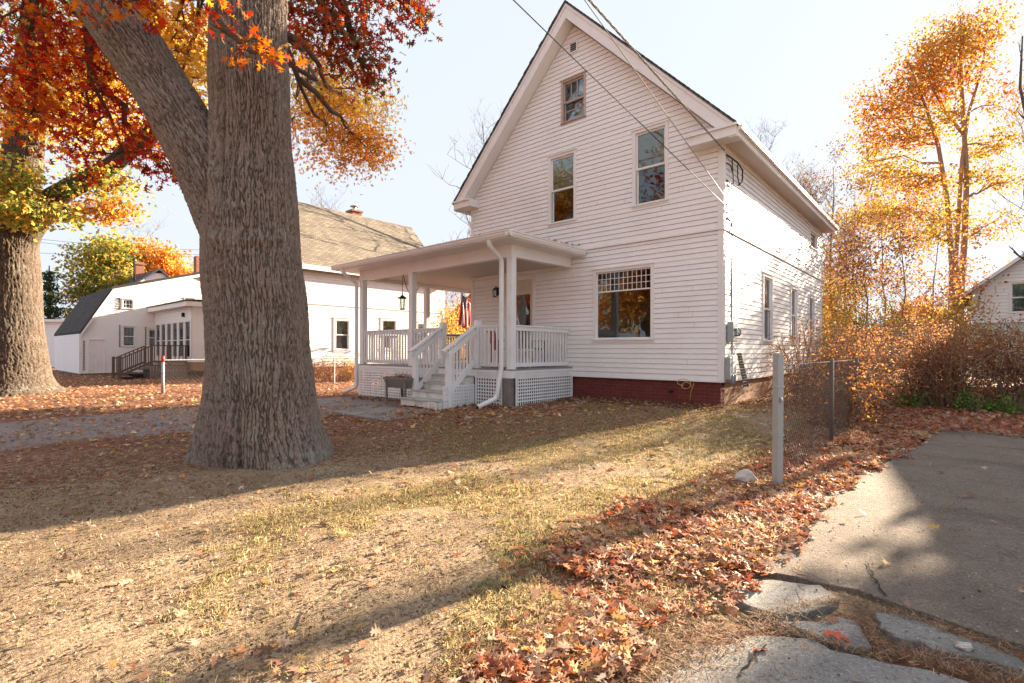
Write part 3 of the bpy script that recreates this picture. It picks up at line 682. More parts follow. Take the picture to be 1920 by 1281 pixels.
lattice(Ts(sx1-.005), PF-.95, PF-.04, lambda a: gl2(sx1, a), .60); lattice(Tf(PF-.04-run*4-.0), sx1-.3, sx1-.02, gz(-3.3), .27)
lattice(Tl(PL_-.025), PF, PB, lambda a: gl2(PL_, a)-.01, DK-.19)
mb = MB(); mb.box(PR-.20, PR-.02, PF-.05, PF+.13, .05, DK-.20); mb.build('footing_block', M['woodgrey'], pc, bevel=.012)
# under-porch dark ground shelf: skirt behind (house foundation continues)
def downspout(pts):
    mb = MB(); P = [Vector(p) for p in pts]; q = [P[0]]
    for i in range(1, len(P)-1):
        a = P[i]+(P[i-1]-P[i]).normalized()*.07; b = P[i]+(P[i+1]-P[i]).normalized()*.07
        for t in (0, .33, .67, 1): q.append(a.lerp(P[i], t).lerp(P[i].lerp(b, t), t))
    q.append(P[-1]); mb.tube(q, .052, 8, cap=True); mb.tube([q[-1]+(q[-2]-q[-1]).normalized()*.03, q[-1]+(q[-1]-q[-2]).normalized()*.002], .045, 8, 1); 
    return mb.build('downspout', [M['trim2'], M['black']], pc, True)
downspout([(-3.72, PF-.50, zf+.06), (-3.73, PF-.50, zf-.07), (-3.78, PF-.06, ZBM-.10), (-3.78, PF-.06, .98), (-3.80, PF-.14, .55), (-3.83, PF-.16, .34), (-3.93, PF-.62, .18)])
downspout([(PL_-.05, PF-.50, zf+.06), (PL_-.05, PF-.50, zf-.07), (PL_-.05, PF-.06, ZBM-.12), (PL_-.05, PF-.06, .30), (PL_-.60, PF-.12, .12)])

# ------------------------------------------------------------------ things on and around the porch
def HL(x, y, z=0): # house local to world
    return Vector((HC[0]-x*Lx+y*Rx, HC[1]-x*Ly+y*Ry, z))
# hanging lantern
ln = empty('hanging_lantern', HL(-7.65, -1.95, 2.62), -ANG, 'black hanging lantern on a chain below the porch ceiling', 'lantern')
mb = MB(); mb.tube([(0, 0, .20), (0, 0, .17), (0, 0, .15), (0, 0, .12)], [.012, .05, .07, .135], 8); mb.tube([(0, 0, .125), (0, 0, .10)], [.14, .11], 8); mb.tube([(0, 0, -.20), (0, 0, -.17)], [.06, .08], 8); mb.tube([(0, 0, .2), (0, 0, .26)], [.015, .02], 8)
for i in range(6):
    a = i*pi/3; mb.tube([(cos(a)*.1, sin(a)*.1, .11), (cos(a)*.07, sin(a)*.07, -.18)], .008, 4)
mb.build('lamp_frame', M['darkmetal'], ln)
mb = MB(); mb.tube([(0, 0, .10), (0, 0, -.17)], [.09, .062], 6); mb.build('lamp_glass', M['glass_far'], ln)
mb = MB(); mb.tube([(0, 0, .25), (0, 0, .84)], .008, 5); mb.tube([(0, 0, .84), (.12, 0, .50), (.26, 0, .25), (.40, 0, .13), (.56, .0, .22), (.70, .0, .34)], .009, 5); mb.build('chain', M['darkmetal'], ln)
# wall lantern
wl = empty('wall_lantern', HL(-5.97, -.02, 2.92), -ANG, 'black wall lantern beside the front door', 'lantern')
mb = MB(); mb.box(-.05, .05, -.02, .0, -.08, .14); mb.tube([(0, -.01, .1), (0, -.09, .16), (0, -.13, .10)], .012, 6); mb.tube([(0, -.13, .12), (0, -.13, .06)], [.02, .085], 4); mb.tube([(0, -.13, -.13), (0, -.13, -.11)], [.05, .07], 4)
for i in range(4): a = i*pi/2; mb.tube([(cos(a)*.075, -.13+sin(a)*.075, .06), (cos(a)*.06, -.13+sin(a)*.06, -.12)], .007, 4)
mb.build('lamp_frame', M['darkmetal'], wl)
mb = MB(); mb.tube([(0, -.13, .06), (0, -.13, -.11)], [.07, .055], 4); mb.build('lamp_glass', M['glass_far'], wl)
# flag
fl = empty('flag', HL(-9.42, 2.0, 3.05), -ANG, 'striped red white and blue national flag hanging limp from a pole on the porch side', 'flag')
mb = MB(); mb.tube([(.05, .6, -.12), (-.25, .0, .38)], .014, 8); mb.build('flag_pole', M['trim2'], fl)
fm = mat('flag_cloth', (.6, .05, .05), .8); k = N(fm); tc = k.n('ShaderNodeUVMap'); sp = k.n('ShaderNodeSeparateXYZ'); k.l(tc.outputs[0], sp.inputs[0])
strp = k.math('GREATER_THAN', k.math('FRACT', k.math('MULTIPLY', sp.outputs[1], 6.5)), .5)
canton = k.math('MULTIPLY', k.math('LESS_THAN', sp.outputs[0], .4), k.math('GREATER_THAN', sp.outputs[1], .46))
vo = k.n('ShaderNodeTexVoronoi'); vo.inputs['Scale'].default_value = 1; vo.inputs['Randomness'].default_value = 0
cbn = k.n('ShaderNodeCombineXYZ'); k.l(k.math('MULTIPLY', sp.outputs[0], 20), cbn.inputs[0]); k.l(k.math('MULTIPLY', sp.outputs[1], 16), cbn.inputs[1]); k.l(cbn.outputs[0], vo.inputs['Vector'])
star = k.math('LESS_THAN', vo.outputs['Distance'], .28)
x = k.mix(strp, (.60, .04, .06), (.8, .78, .76)); y_ = k.mix(star, (.03, .05, .20), (.8, .8, .8)); k.col(k.mix(canton, x, y_))
nu, nv_ = 30, 24; vs = []; uv = []
for i in range(nu):
    for j in range(nv_):
        u_, v_ = i/(nu-1), j/(nv_-1)      # u: fly (downwards), v: hoist
        spread = .46-.10*u_; fold = .055*math.sin(v_*15+u_*2)*(.5+u_)
        vs.append((-.25+.30*(1-v_)*.4+ (v_-.5)*.12+fold*.5, .0+(1-v_)*spread+fold, .36-(1-v_)*.42*(1-u_)-1.22*u_+.05*math.sin(v_*9)*u_)); uv.append((u_, v_))
loops = []; uvl = []
for i in range(nu-1):
    for j in range(nv_-1):
        q = (i*nv_+j, (i+1)*nv_+j, (i+1)*nv_+j+1, i*nv_+j+1); loops += q; uvl += [uv[a] for a in q]
fo = fast_mesh('flag_cloth', np.array(vs), np.array(loops), np.full((nu-1)*(nv_-1), 4), fm, fl, smooth_=True)
ul = fo.data.uv_layers.new(name='UVMap'); ul.data.foreach_set('uv', np.array(uvl, np.float32).ravel())
fo.modifiers.new('thick', 'SOLIDIFY').thickness = .004
# planter
plx, ply = -6.22, -2.98; gzp = gl2(plx, ply)
pt = empty('wooden_planter', HL(plx, ply, gzp), -ANG, 'weathered wooden barrow planter with dead plants beside the porch stairs', 'planter')
mb = MB(); L2, Wd = .40, .17
for i in range(4):
    z0, z1 = .40+i*.062, .40+i*.062+.056; e = .02*i
    for s in (-1, 1): mb.beam((-L2-e, s*(Wd+e), (z0+z1)/2), (L2+e, s*(Wd+e), (z0+z1)/2), .02, z1-z0)
    for s in (-1, 1): mb.beam((s*(L2+e), -Wd-e, (z0+z1)/2), (s*(L2+e), Wd+e, (z0+z1)/2), .02, z1-z0)
mb.box(-L2, L2, -Wd, Wd, .40, .42); mb.box(-L2, L2, -Wd, Wd, .56, .58)
mb.build('trough', M['woodgrey'], pt)
for sx_ in (-1, 1):
    for sy_ in (-1, 1):
        mb = MB(); mb.beam((sx_*.34, sy_*.22, -.03), (sx_*.36, sy_*.215, .66), .045, .045); mb.build('leg', M['woodgrey'], pt)
rr = random.Random(5); mb = MB()
for i in range(40):
    p = Vector((rr.uniform(-.36, .36), rr.uniform(-.14, .14), .57)); mb.tube([p, p+Vector((rr.uniform(-.05, .05), rr.uniform(-.05, .05), rr.uniform(.05, .14))), p+Vector((rr.uniform(-.12, .12), rr.uniform(-.1, .1), rr.uniform(.06, .2)))], .004, 3)
dp = mb.build('dead_plants', M['twig'], pt)
q = np.stack([rng.uniform(-.38, .38, 200), rng.uniform(-.16, .16, 200), rng.uniform(.58, .66, 200)], 1); leaves('plant_leaves', q, rng.uniform(.03, .06, 200), pick('brown', 200), LS, M['litter'], pt)
# porch chairs behind the balusters
def chair(name, x, y, rz, m, label):
    t = empty(name, HL(x, y, DK), -ANG+rz, label, 'chair', 'chairs on the porch')
    mb = MB(); mb.box(-.26, .26, -.24, .26, .40, .46); mb.build('seat', m, t, bevel=.01)
    mb = MB()
    for i in range(5): mb.beam((-.22+i*.11, .24, .46), (-.22+i*.11, .36, .88), .085, .02)
    mb.beam((-.28, .37, .86), (.28, .37, .86), .03, .06); mb.build('backrest', m, t)
    for sx_ in (-.27, .27):
        for yy in (-.22, .24): mb = MB(); mb.beam((sx_, yy, 0), (sx_, yy, .62), .04, .04); mb.build('leg', m, t)
        mb = MB(); mb.box(sx_-.05, sx_+.05, -.30, .30, .62, .645); mb.build('armrest', m, t, bevel=.005)
mr = mat('red_chair_paint', (.40, .03, .03), .5); mk = mat('black_chair_paint', (.02, .02, .02), .5)
chair('porch_chair', -4.5, -1.35, 2.0, mr, 'red slatted chair behind the right porch rail'); chair('porch_chair', -4.45, -.5, 1.3, mk, 'black slatted chair on the porch by the house wall')
tb = empty('side_table', HL(-4.0, -1.25, DK), -ANG, 'small white table between the porch chairs', 'table')
mb = MB(); mb.tube([(0, 0, .40), (0, 0, .43)], .22, 16); mb.build('table_top', M['trim2'], tb)
for i in range(3): mb = MB(); a = i*2.1; mb.tube([(cos(a)*.05, sin(a)*.05, .40), (cos(a)*.17, sin(a)*.17, 0)], .015, 6); mb.build('leg', M['trim2'], tb)

# ------------------------------------------------------------------ utilities at the house corner
mt = empty('electric_meter', HL(.03, .30, 1.72), -ANG, 'grey electric meter box high on the sunlit side wall', 'meter')
mb = MB(); mb.box(0, .12, -.14, .14, -.20, .20); mb.build('meter_box', M['metal'], mt, bevel=.012)
mb = MB(); mb.tube([(.12, .0, -.0), (.20, .0, -.0), (.21, .0, 0)], [.085, .08, .05], 16); mb.build('meter_dial', M['glass_far'], mt, True)
mb = MB(); mb.tube([(.05, 0, .2), (.05, 0, .9), (.03, .02, 1.9)], .012, 6); mb.tube([(.05, 0, -.2), (.05, 0, -.45)], .02, 8); mb.build('conduit', M['metal'], mt)
ph = empty('phone_box', HL(.03, .28, 1.06), -ANG, 'pale grey telephone junction box with loose conduit at the house corner', 'utility box')
mb = MB(); mb.box(0, .11, -.11, .11, -.16, .20); mb.build('box_cover', M['trim2'], ph, bevel=.015)
mb = MB(); mb.box(0, .10, -.24, -.12, -.28, .16); mb.box(0, .12, -.12, .06, -.34, -.18); mb.build('lower_box', M['metal'], ph, bevel=.01)
mb = MB(); mb.tube([(.08, .02, -.16), (.10, .06, -.28), (.09, .04, -.36), (.05, -.08, -.36)], .018, 8); mb.build('conduit', M['metal'], ph, True); mb = MB(); mb.tube([(.1, -.05, .2), (.12, .05, .34), (.03, .0, .42)], .008, 6); mb.build('loose_wire', M['metal'], ph, True)
gr_ = empty('wire_rack', HL(.10, .62, 1.0), -ANG, 'tilted white wire rack leaning on the side wall near the junction box', 'rack')
mb = MB()
for i in range(9): mb.tube([(.16-.012*i*0, -.16+.04*i, -.38), (.02, -.13+.033*i, .30)], .006, 4)
for i in range(14): t = i/13; mb.tube([(.16-.14*t, -.17+.03*t, -.38+.68*t), (.16-.14*t, .17-.02*t, -.38+.68*t)], .006, 4)
mb.build('wire_rack', M['rustwire'], gr_)
wm = empty('service_mast', HL(.03, .10, 5.15), -ANG, 'looped black service drop wires hanging below the eave at the house corner', 'wires')
mb = MB(); mb.tube([(0, 0, .06), (.05, .15, .02), (.10, .35, -.02), (.12, .62, -.10), (.10, .68, -.32), (.06, .55, -.42)], .016, 6)
mb.tube([(.05, .2, .0), (.06, .24, -.4), (.03, .30, -1.0), (.03, .24, -1.6), (.03, .2, -2.3), (.03, .22, -3.2)], .010, 5); mb.tube([(.09, .4, -.05), (.08, .45, -.3), (.08, .58, -.42)], .012, 5)
for zz in (-.1, -.45, -.9, -1.2): mb.tube([(.0, .0, zz), (.06, .1, zz-.05), (.04, .22, zz-.12)], .012, 5)
mb.tube([(.02, .05, -1.0), (.05, .8, -1.25), (.04, 1.7, -1.55), (.02, 2.6, -1.60)], .007, 4)
mb.build('drop_loops', M['cableb'], wm, True)
mb = MB()
for i in range(14): zz = -1.3-i*.22; mb.tube([(.03, .06, zz), (.035, .14, zz-.06), (.03, .20, zz+.02), (.03, .06, zz-.2)], .005, 4)
mb.build('wrapped_wire', M['cable'], wm)
rp = empty('yellow_hose', HL(-.62, -.02, .62), -ANG, 'coiled yellow hose end poking out above the red brick foundation', 'hose')
mb = MB()
pts = [(-.12+.16*cos(t)*(.6+.05*t), -.05-.02*t, -.02+.10*sin(t)+.015*t) for t in np.linspace(0, 11, 40)]; mb.tube([(a*.8+.05, b, c*.8) for a, b, c in pts], .007, 6); mb.tube([(.08, -.03, .08), (.02, -.04, -.1), (-.02, -.03, -.38)], .006, 5)
mb.build('hose_coil', M['yellow'], rp, True)
# overhead wires and their pole (pole is behind the camera)
POLE = Vector((-12, -5.5, 0))
up = empty('utility_pole', POLE, 0, 'brown wooden utility pole carrying the service wires', 'utility pole')
mb = MB(); mb.tube([(0, 0, -.2), (0, 0, 12.6)], [.17, .12], 12); mb.build('pole', M['bark2'], up, True)
mb = MB(); mb.beam((-1, .3, 11.2), (1, -.3, 11.2), .1, .1); mb.build('crossarm', M['wood'], up)
def catenary(p, q, sag, n=40): return [Vector(p).lerp(Vector(q), i/n)-Vector((0, 0, sag*4*(i/n)*(1-i/n))) for i in range(n+1)]
c0 = HL(.02, -.02, 4.22); w1 = MB(); w1.tube([p-c0 for p in catenary(c0, POLE+Vector((0, 0, 9.2)), .03)], .007, 5)
tag(w1.build('overhead_wire', M['cableb'], None, True, loc=c0), 'lowest thin dark wire crossing the front gable', 'wire')
c0 = HL(.03, .0, 4.38); w1 = MB(); w1.tube([p-c0 for p in catenary(c0, POLE+Vector((.9, 0, 12.0)), .03)], .007, 5)
tag(w1.build('overhead_wire', M['cable'], None, True, loc=c0), 'middle thin pale wire reaching the house corner', 'wire')
c0 = HL(.03, -.0, 5.26); cp = catenary(c0, POLE+Vector((.3, 0, 9.9)), .10, 700); w1 = MB(); axis = (cp[-1]-cp[0]).normalized(); sdv = axis.cross(Vector((0, 0, 1))).normalized(); upv = sdv.cross(axis)
for ph_ in (0, 2.1, 4.2): w1.tube([p-c0+sdv*.011*cos(i*.45+ph_)+upv*.011*sin(i*.45+ph_) for i, p in enumerate(cp[:560])], .0075, 4)
tag(w1.build('overhead_wire', [M['cable']], None, True, loc=c0), 'thick twisted service cable reaching the eave corner', 'wire')

# ================================================================== GROUND
def axis_pts(fine0, fine1, step, far0, far1):
    a = list(np.arange(fine0, fine1, step)); s = step; x = fine1
    while x < far1: a.append(x); s *= 1.09; x += s
    a.append(far1); s = step; x = fine0-step
    while x > far0: a.insert(0, x); s *= 1.09; x -= s
    a.insert(0, far0); return np.array(a)
gxs = axis_pts(-5, 5, .045, -400, 400); gys = axis_pts(1.0, 10, .045, -60, 600)
GX, GY = np.meshgrid(gxs, gys); Hh = g(GX, GY)
near = np.exp(-((GY-4)/6)**2)
Hh = Hh+(.018*pnoise(GX*1.1, GY*1.1, 3)+.010*pnoise(GX*3.7, GY*3.7, 4)+.006*pnoise(GX*9, GY*9, 5))*np.clip(near*1.5, 0, 1)
off = (GX-1.31)*Lx+(GY-2.88)*Ly; tt = (GX-1.31)*Rx+(GY-2.88)*Ry     # driveway edge frame: off>0 is lawn side
dr_ = smooth(.25, -.05, off)*smooth(10.6, 9.8, tt); Hh = Hh*(1-dr_)-.03*dr_
# masks
offh = np.abs((GX+7.6)*Lx+(GY-8.6)*Ly)     # gravel drive centre line
gravel = smooth(2.3, 1.5, offh+.5*pnoise(GX*.6, GY*.6, 8))*smooth(26, 18, GY)
ft = (GX-2.65)*Lx+(GY-5.04)*Ly
dtree = np.hypot(GX-TREE[0], GY-TREE[1])
litter = np.clip(smooth(6.5, 8.2, GY+.45*(-GX-2)*.6)*(1-.0*GX), 0, 1)
litter = np.maximum(litter*(.75), .9*smooth(.0, .5, off)*smooth(1.6, .9, off)*smooth(12, 9, tt)*smooth(-1.2, -.4, tt))
litter = np.clip(np.maximum(litter, smooth(13, 16, GY)), 0, 1)
def seg_(a, b, wd):
    L_ = (b[0]-a[0])**2+(b[1]-a[1])**2; t = np.clip(((GX-a[0])*(b[0]-a[0])+(GY-a[1])*(b[1]-a[1]))/L_, 0, 1); return np.exp(-(np.hypot(GX-a[0]-t*(b[0]-a[0]), GY-a[1]-t*(b[1]-a[1]))/wd)**2)
litter = np.maximum(litter, .9*seg_((1.1, 2.3), (3.2, 2.2), .4))
house_front = smooth(3.0, 1.5, np.abs((GX-2.0)*Rx+(GY-9.6)*Ry))*smooth(-1, 1, GX)*smooth(7, 5.5, GX)
litter = litter*(1-.45*house_front*(GY < 13)); litter = np.where((off < .4) & (tt > 8.0), 1.0, litter)
gn = pnoise(GX*.8+7, GY*.8, 11)+.5*pnoise(GX*2.1, GY*2.1, 12)
grassm = np.clip(smooth(-.35, .35, gn+1.0*smooth(-2.4, .0, GX+.15*(GY-3))-.70)*smooth(1.1, 1.9, dtree-.2), 0, 1)
grassm = np.where((GX > -5.5) & (GY < 14), grassm, .3); litter = np.maximum(litter, .62*smooth(6.3, 7.8, GY-.45*(GX-1)*(GX < 1)-.55*(GX-1)*(GX >= 1))*(off > .3))
wv = np.stack([GX, GY, Hh], -1).reshape(-1, 3); ny, nx = GX.shape
idx = np.arange(ny*nx).reshape(ny, nx)
lp = np.stack([idx[:-1, :-1], idx[:-1, 1:], idx[1:, 1:], idx[1:, :-1]], -1).reshape(-1)
gm = mat('yard_soil', (.3, .24, .17), .95, 0, .15); k = N(gm); co = k.coords()
def attr(k, n): a = k.n('ShaderNodeAttribute'); a.attribute_name = n; return a.outputs['Fac']
n1 = k.noise(co, 1.7, 8, .65, .35, .65); n2 = k.noise(co, 14, 6, .7, .35, .68); n3 = k.noise(co, 75, 4, .7, .30, .7); n4 = k.noise(co, 38, 5, .75, .5, .62)
sand = k.mix(n1, (.52, .38, .25), (.36, .25, .155)); sand = k.mix(k.math('MULTIPLY', n2, .5), sand, (.27, .19, .125)); sand = k.mix(k.math('MULTIPLY', n4, .7), sand, (.13, .085, .055))
gc = k.mix(n2, (.44, .31, .155), (.24, .16, .075)); gc = k.mix(n3, gc, (.46, .34, .18)); gc = k.mix(k.math('MULTIPLY', n4, .7), gc, (.09, .065, .035))
def thr(m_, nz, wdt=.25):
    return k.math('MULTIPLY', k.n('ShaderNodeClamp').outputs[0], 1) if False else None
def fuzzy(mask, nz):
    s_ = k.math('ADD', mask, k.math('MULTIPLY', k.math('SUBTRACT', nz, .5), .9)); r = k.n('ShaderNodeMapRange'); r.inputs[1].default_value = .4; r.inputs[2].default_value = .62
    k.l(s_, r.inputs[0]); return r.outputs[0]
th_ = k.noise(co, 5.5, 8, .75, .48, .66); gc = k.mix(k.math('MULTIPLY', th_, .75), gc, (.15, .10, .055)); gr2_ = k.noise(co, 2.3, 6, .7, .52, .66); gc = k.mix(k.math('MULTIPLY', gr2_, .55), gc, (.20, .21, .07)); x = k.mix(fuzzy(attr(k, 'grassm'), n2), sand, gc)
vor = k.n('ShaderNodeTexVoronoi'); vor.inputs['Scale'].default_value = 28; k.l(co, vor.inputs['Vector'])
grv = k.mix(vor.outputs['Color'], (.26, .235, .24), (.50, .45, .45)); grv = k.mix(k.math('MULTIPLY', n2, .4), grv, (.16, .12, .10))
vor2 = k.n('ShaderNodeTexVoronoi'); vor2.inputs['Scale'].default_value = 13; k.l(co, vor2.inputs['Vector'])
lc = k.mix(vor2.outputs['Color'], (.17, .07, .04), (.36, .16, .09)); lc = k.mix(n3, lc, (.24, .11, .07))
x = k.mix(fuzzy(attr(k, 'litter'), n2), x, lc); x = k.mix(k.math('MULTIPLY', fuzzy(attr(k, 'gravel'), n2), .9), x, grv); k.col(x)
k.bump(k.math('ADD', k.math('MULTIPLY', n2, .6), k.math('ADD', n3, n4)), .7, .02)
gro = fast_mesh('ground', wv, lp, np.full((ny-1)*(nx-1), 4), gm, None, smooth_=True, attrs={'gravel': gravel.ravel(), 'litter': litter.ravel(), 'grassm': grassm.ravel()})
tag(gro, 'sandy yard with thin dry grass', 'ground', kind='structure')

# driveway, apron, sidewalk slabs
def conc(name, c1, c2, speck):
    m = mat(name, c1, .9, 0, .25); k = N(m); co = k.coords(); a = k.noise(co, 1.4, 6, .6, .35, .65); b = k.noise(co, 75, 4, .85, .44, .60); c = k.noise(co, 42, 6, .9, .53, .60); d = k.noise(co, 6, 7, .7, .45, .7)
    st_ = k.noise(co, .9, 7, .75, .48, .66)
    x = k.mix(a, c1, c2); x = k.mix(k.math('MULTIPLY', d, .3), x, (c2[0]*.6, c2[1]*.58, c2[2]*.55)); x = k.mix(k.math('MULTIPLY', b, .6), x, speck); x = k.mix(k.math('MULTIPLY', c, .6), x, (.07, .05, .04))
    x = k.mix(k.math('MULTIPLY', st_, .5), x, (c2[0]*.5, c2[1]*.48, c2[2]*.46)); k.col(x)
    k.bump(k.math('ADD', b, k.math('MULTIPLY', d, .7)), .8, .010); return m
M['drive'] = conc('aggregate_driveway', (.29, .215, .165), (.21, .16, .125), (.50, .42, .35)); M['slab'] = conc('pale_concrete', (.40, .37, .34), (.30, .275, .255), (.52, .5, .48))
M['crack'] = mat('crack_dirt', (.03, .022, .017), 1)
def rough_edge(pts, amp=.012, step=.05, seed=0, skip=()):
    rr = random.Random(seed); out = []
    for i in range(len(pts)):
        p = Vector((*pts[i], 0)); q = Vector((*pts[(i+1) % len(pts)], 0)); n = 1 if i in skip else max(1, int((q-p).length/step))
        nrm = (q-p).normalized().cross(Vector((0, 0, 1))); w_ = 0
        for j in range(n):
            out.append(p.lerp(q, j/n)+nrm*w_); w_ = w_*.6+rr.uniform(-amp, amp)
    return out
def slab(name, pts, z0, z1, m, label, seed=0, amp=.012, step=.05, skip=()):
    P = rough_edge(pts, amp, step, seed, skip); c = sum(P, Vector())/len(P); mb = MB()
    mb.prism([(p.x-c.x, p.y-c.y, 0) for p in P], (0, 0, z1-z0)); o = mb.build(name, m, None, loc=(c.x, c.y, z0), bevel=.006)
    o['kind'] = 'structure'; o['label'] = label; return o
def dg(t, o): # driveway frame -> world (o>0 towards lawn)
    return (1.31+Rx*t+Lx*o, 2.88+Ry*t+Ly*o)
je = [onground(1553, 1097), onground(1615, 1108), onground(1669, 1128), onground(1760, 1158), onground(1838, 1186), onground(1920, 1210), onground(2150, 1290)]
j1 = (onground(1672, 862), onground(1920, 896)); j2 = (onground(1735, 824), onground(1920, 842))
def ext(a, b, t): return (a[0]+(b[0]-a[0])*t, a[1]+(b[1]-a[1])*t)
edge = [dg(0.12, -.02), dg(.3, .05), dg(1.0, -.02), dg(2.0, .03), dg(3.0, -.02)]
e1 = ext(*j1, 4); e2 = ext(*j2, 4)
slab('driveway', [je[0]]+edge[1:]+[j1[0], e1, (e1[0]+.8, 1.2), je[6]]+je[5:0:-1], -.05, .008, M['drive'], 'brown aggregate driveway in the foreground right', 2, .006, .08)
gap = .02
slab('driveway', [(j1[0][0]+.0, j1[0][1]+gap), (j2[0][0], j2[0][1]-gap), (e2[0], e2[1]-gap), (e1[0], e1[1]+gap)], -.05, .006, M['drive'], 'middle driveway slab beyond the first joint', 3, .004, .1)
slab('driveway', [(j2[0][0], j2[0][1]+gap), dg(8.4, -.5), dg(9.4, -2.2), dg(9.2, -8), (e2[0], e2[1]+gap)], -.05, .007, M['drive'], 'far driveway slab disappearing under leaves', 4, .03, .1)
def z7(x, y): return onground(1200+x*.375, 820+y*.375)
slab('pavement_fragment', [z7(*p) for p in [(430, 790), (560, 715), (660, 720), (900, 745), (1000, 820), (900, 860), (830, 885), (690, 895), (540, 850)]], -.05, .014, M['slab'], 'broken pale concrete piece beside the leaf pile', 5)
slab('pavement_fragment', [z7(*p) for p in [(690, 925), (820, 925), (930, 935), (985, 903), (1095, 925), (1120, 985), (1165, 1065), (1010, 1052), (850, 985)]], -.05, .012, M['slab'], 'small broken concrete piece under a red leaf', 6)
slab('pavement_fragment', [z7(*p) for p in [(1180, 880), (1290, 890), (1420, 930), (1600, 1000), (1830, 1060), (1950, 1165), (1850, 1155), (1700, 1110), (1480, 1070), (1400, 1020), (1300, 1010), (1200, 950)]], -.05, .010, M['slab'], 'long broken concrete strip between pine needles', 7)
slab('sidewalk', [z7(*p) for p in [(60, 1260), (90, 1200), (160, 1100), (300, 1055), (450, 1045), (550, 1000), (700, 1000), (850, 1012), (960, 1072), (1230, 1135), (1550, 1200), (1800, 1300), (2100, 1420), (1500, 1900), (200, 1700)]], -.05, .012, M['slab'], 'grey cracked sidewalk slab at the bottom right', 8)
slab('stone_pad', [onground(622, 775, .07), onground(689, 763, .09), onground(818, 767, .12), onground(792, 778, .10), onground(722, 791, .08)], .02, .105, M['slab'], 'thin concrete pad in front of the porch stairs', 9, .02, .2)
def crack(pts, wd, seed):
    rr = random.Random(seed); P = []
    for a, b in zip(pts, pts[1:]):
        n = max(2, int(math.dist(a, b)/.03))
        for i in range(n): t = i/n; P.append((a[0]+(b[0]-a[0])*t+rr.uniform(-.008, .008), a[1]+(b[1]-a[1])*t+rr.uniform(-.008, .008)))
    mb = MB()
    for (a, b) in zip(P, P[1:]):
        w0 = wd*rr.uniform(.4, 1.2); dx, dy = b[0]-a[0], b[1]-a[1]; l = math.hypot(dx, dy) or 1; nx_, ny_ = -dy/l*w0, dx/l*w0
        mb.quad((a[0]-nx_, a[1]-ny_, 0), (b[0]-nx_, b[1]-ny_, 0), (b[0]+nx_, b[1]+ny_, 0), (a[0]+nx_, a[1]+ny_, 0))
    o = mb.build('pavement_crack', M['crack'], None, loc=(0, 0, .0165)); o['kind'] = 'structure'; return o
crack([z7(1135, 630), z7(1160, 690), z7(1200, 760), z7(1245, 815)], .006, 1); crack([z7(900, 470), z7(1000, 530), z7(1090, 590)], .002, 2)
crack([z7(640, 1050), z7(560, 1120), z7(480, 1229)], .004, 3); crack([z7(760, 660), z7(860, 700), z7(980, 745)], .004, 4); crack([z7(1800, 580), z7(1930, 620)], .003, 5)

# ------------------------------------------------------------------ fallen leaves, grass, needles
def scatter(n, x0, x1, y0, y1, dens, seed):
    r = np.random.default_rng(seed); x = r.uniform(x0, x1, n*4); y = r.uniform(y0, y1, n*4); k_ = r.random(n*4) < dens(x, y); x, y = x[k_][:n], y[k_][:n]; return x, y
def gz_(x, y):
    o = (x-1.31)*Lx+(y-2.88)*Ly; t = (x-1.31)*Rx+(y-2.88)*Ry
    d = smooth(.25, -.05, o)*smooth(10.6, 9.8, t); return g(x, y)*(1-d)+.012*d+.012*pnoise(x*1.1, y*1.1, 3)*(1-d)
def inhouse(x, y):
    u_ = -((x-HC[0])*Lx+(y-HC[1])*Ly); v_ = (x-HC[0])*Rx+(y-HC[1])*Ry
    return ((u_ > -7) & (u_ < 0.02) & (v_ > 0)) | ((u_ > PL_) & (u_ < PR) & (v_ > PF) & (v_ < PB)) | ((u_ > -5.9) & (u_ < -4.6) & (v_ > -3.3) & (v_ < -2))
def pile(x, y):
    o = (x-1.31)*Lx+(y-2.88)*Ly; t = (x-1.31)*Rx+(y-2.88)*Ry; o = o+.12*pnoise(x*2.1, y*2.1, 21)+.05*pnoise(x*6, y*6, 22)
    wd = np.where(t < 1.2, np.where(t < -.5, .62, 1.15), .85)
    d = smooth(-.12, .10, o)*smooth(1.35*wd, .45*wd, o)*smooth(-1.15, -.35, t)*smooth(12, 9, t)
    d = smooth(-.12, .10, o+.11*np.clip(t-2, 0, None)-.18*smooth(-.1, -.6, t))*smooth(1.35*wd, .45*wd, o)*smooth(-2.4, -1.9, t)*smooth(12, 9, t)
    nz = pnoise(x*1.6, y*1.6, 23); return d*np.clip(.75+.8*nz, .1, 1)
x, y = scatter(60000, -.9, 8, 1.6, 10.5, lambda x, y: pile(x, y)*np.clip(4.5/y, .45, 1), 31); x, y = x[:21000], y[:21000]
tv = pile(x, y); z = gz_(x, y)+.008+rng.random(len(x))*.055*tv; sz = rng.uniform(.05, .10, len(x))*np.clip(.72+.07*y, .8, 1.15)
pal = np.where((pnoise(x*1.3, y*1.3, 40) > .0)[:, None], pick('litterhot', len(x)), pick('litter', len(x)))
tag(leaves('leaf_pile', np.stack([x, y, z], 1), sz, pal, LO, M['litter'], None, .38, 2.2), 'thick drift of brown and orange oak leaves along the driveway edge', 'fallen leaves', kind='stuff')
def lawnd(x, y):
    o = (x-1.31)*Lx+(y-2.88)*Ly; a = .10+.16*(pnoise(x*.7, y*.7, 51) > .2)+.35*smooth(6.0, 9, y+.27*(-x-2))*(1-.6*(x > 0))
    a = a*np.where(o < 0, .12, 1); a[inhouse(x, y)] = 0
    return a*smooth(.8, 1.2, np.hypot(x-TREE[0], y-TREE[1]))
x, y = scatter(7500, -9, 7, 1.5, 12, lawnd, 32); z = gz_(x, y)+.012+rng.random(len(x))*.012
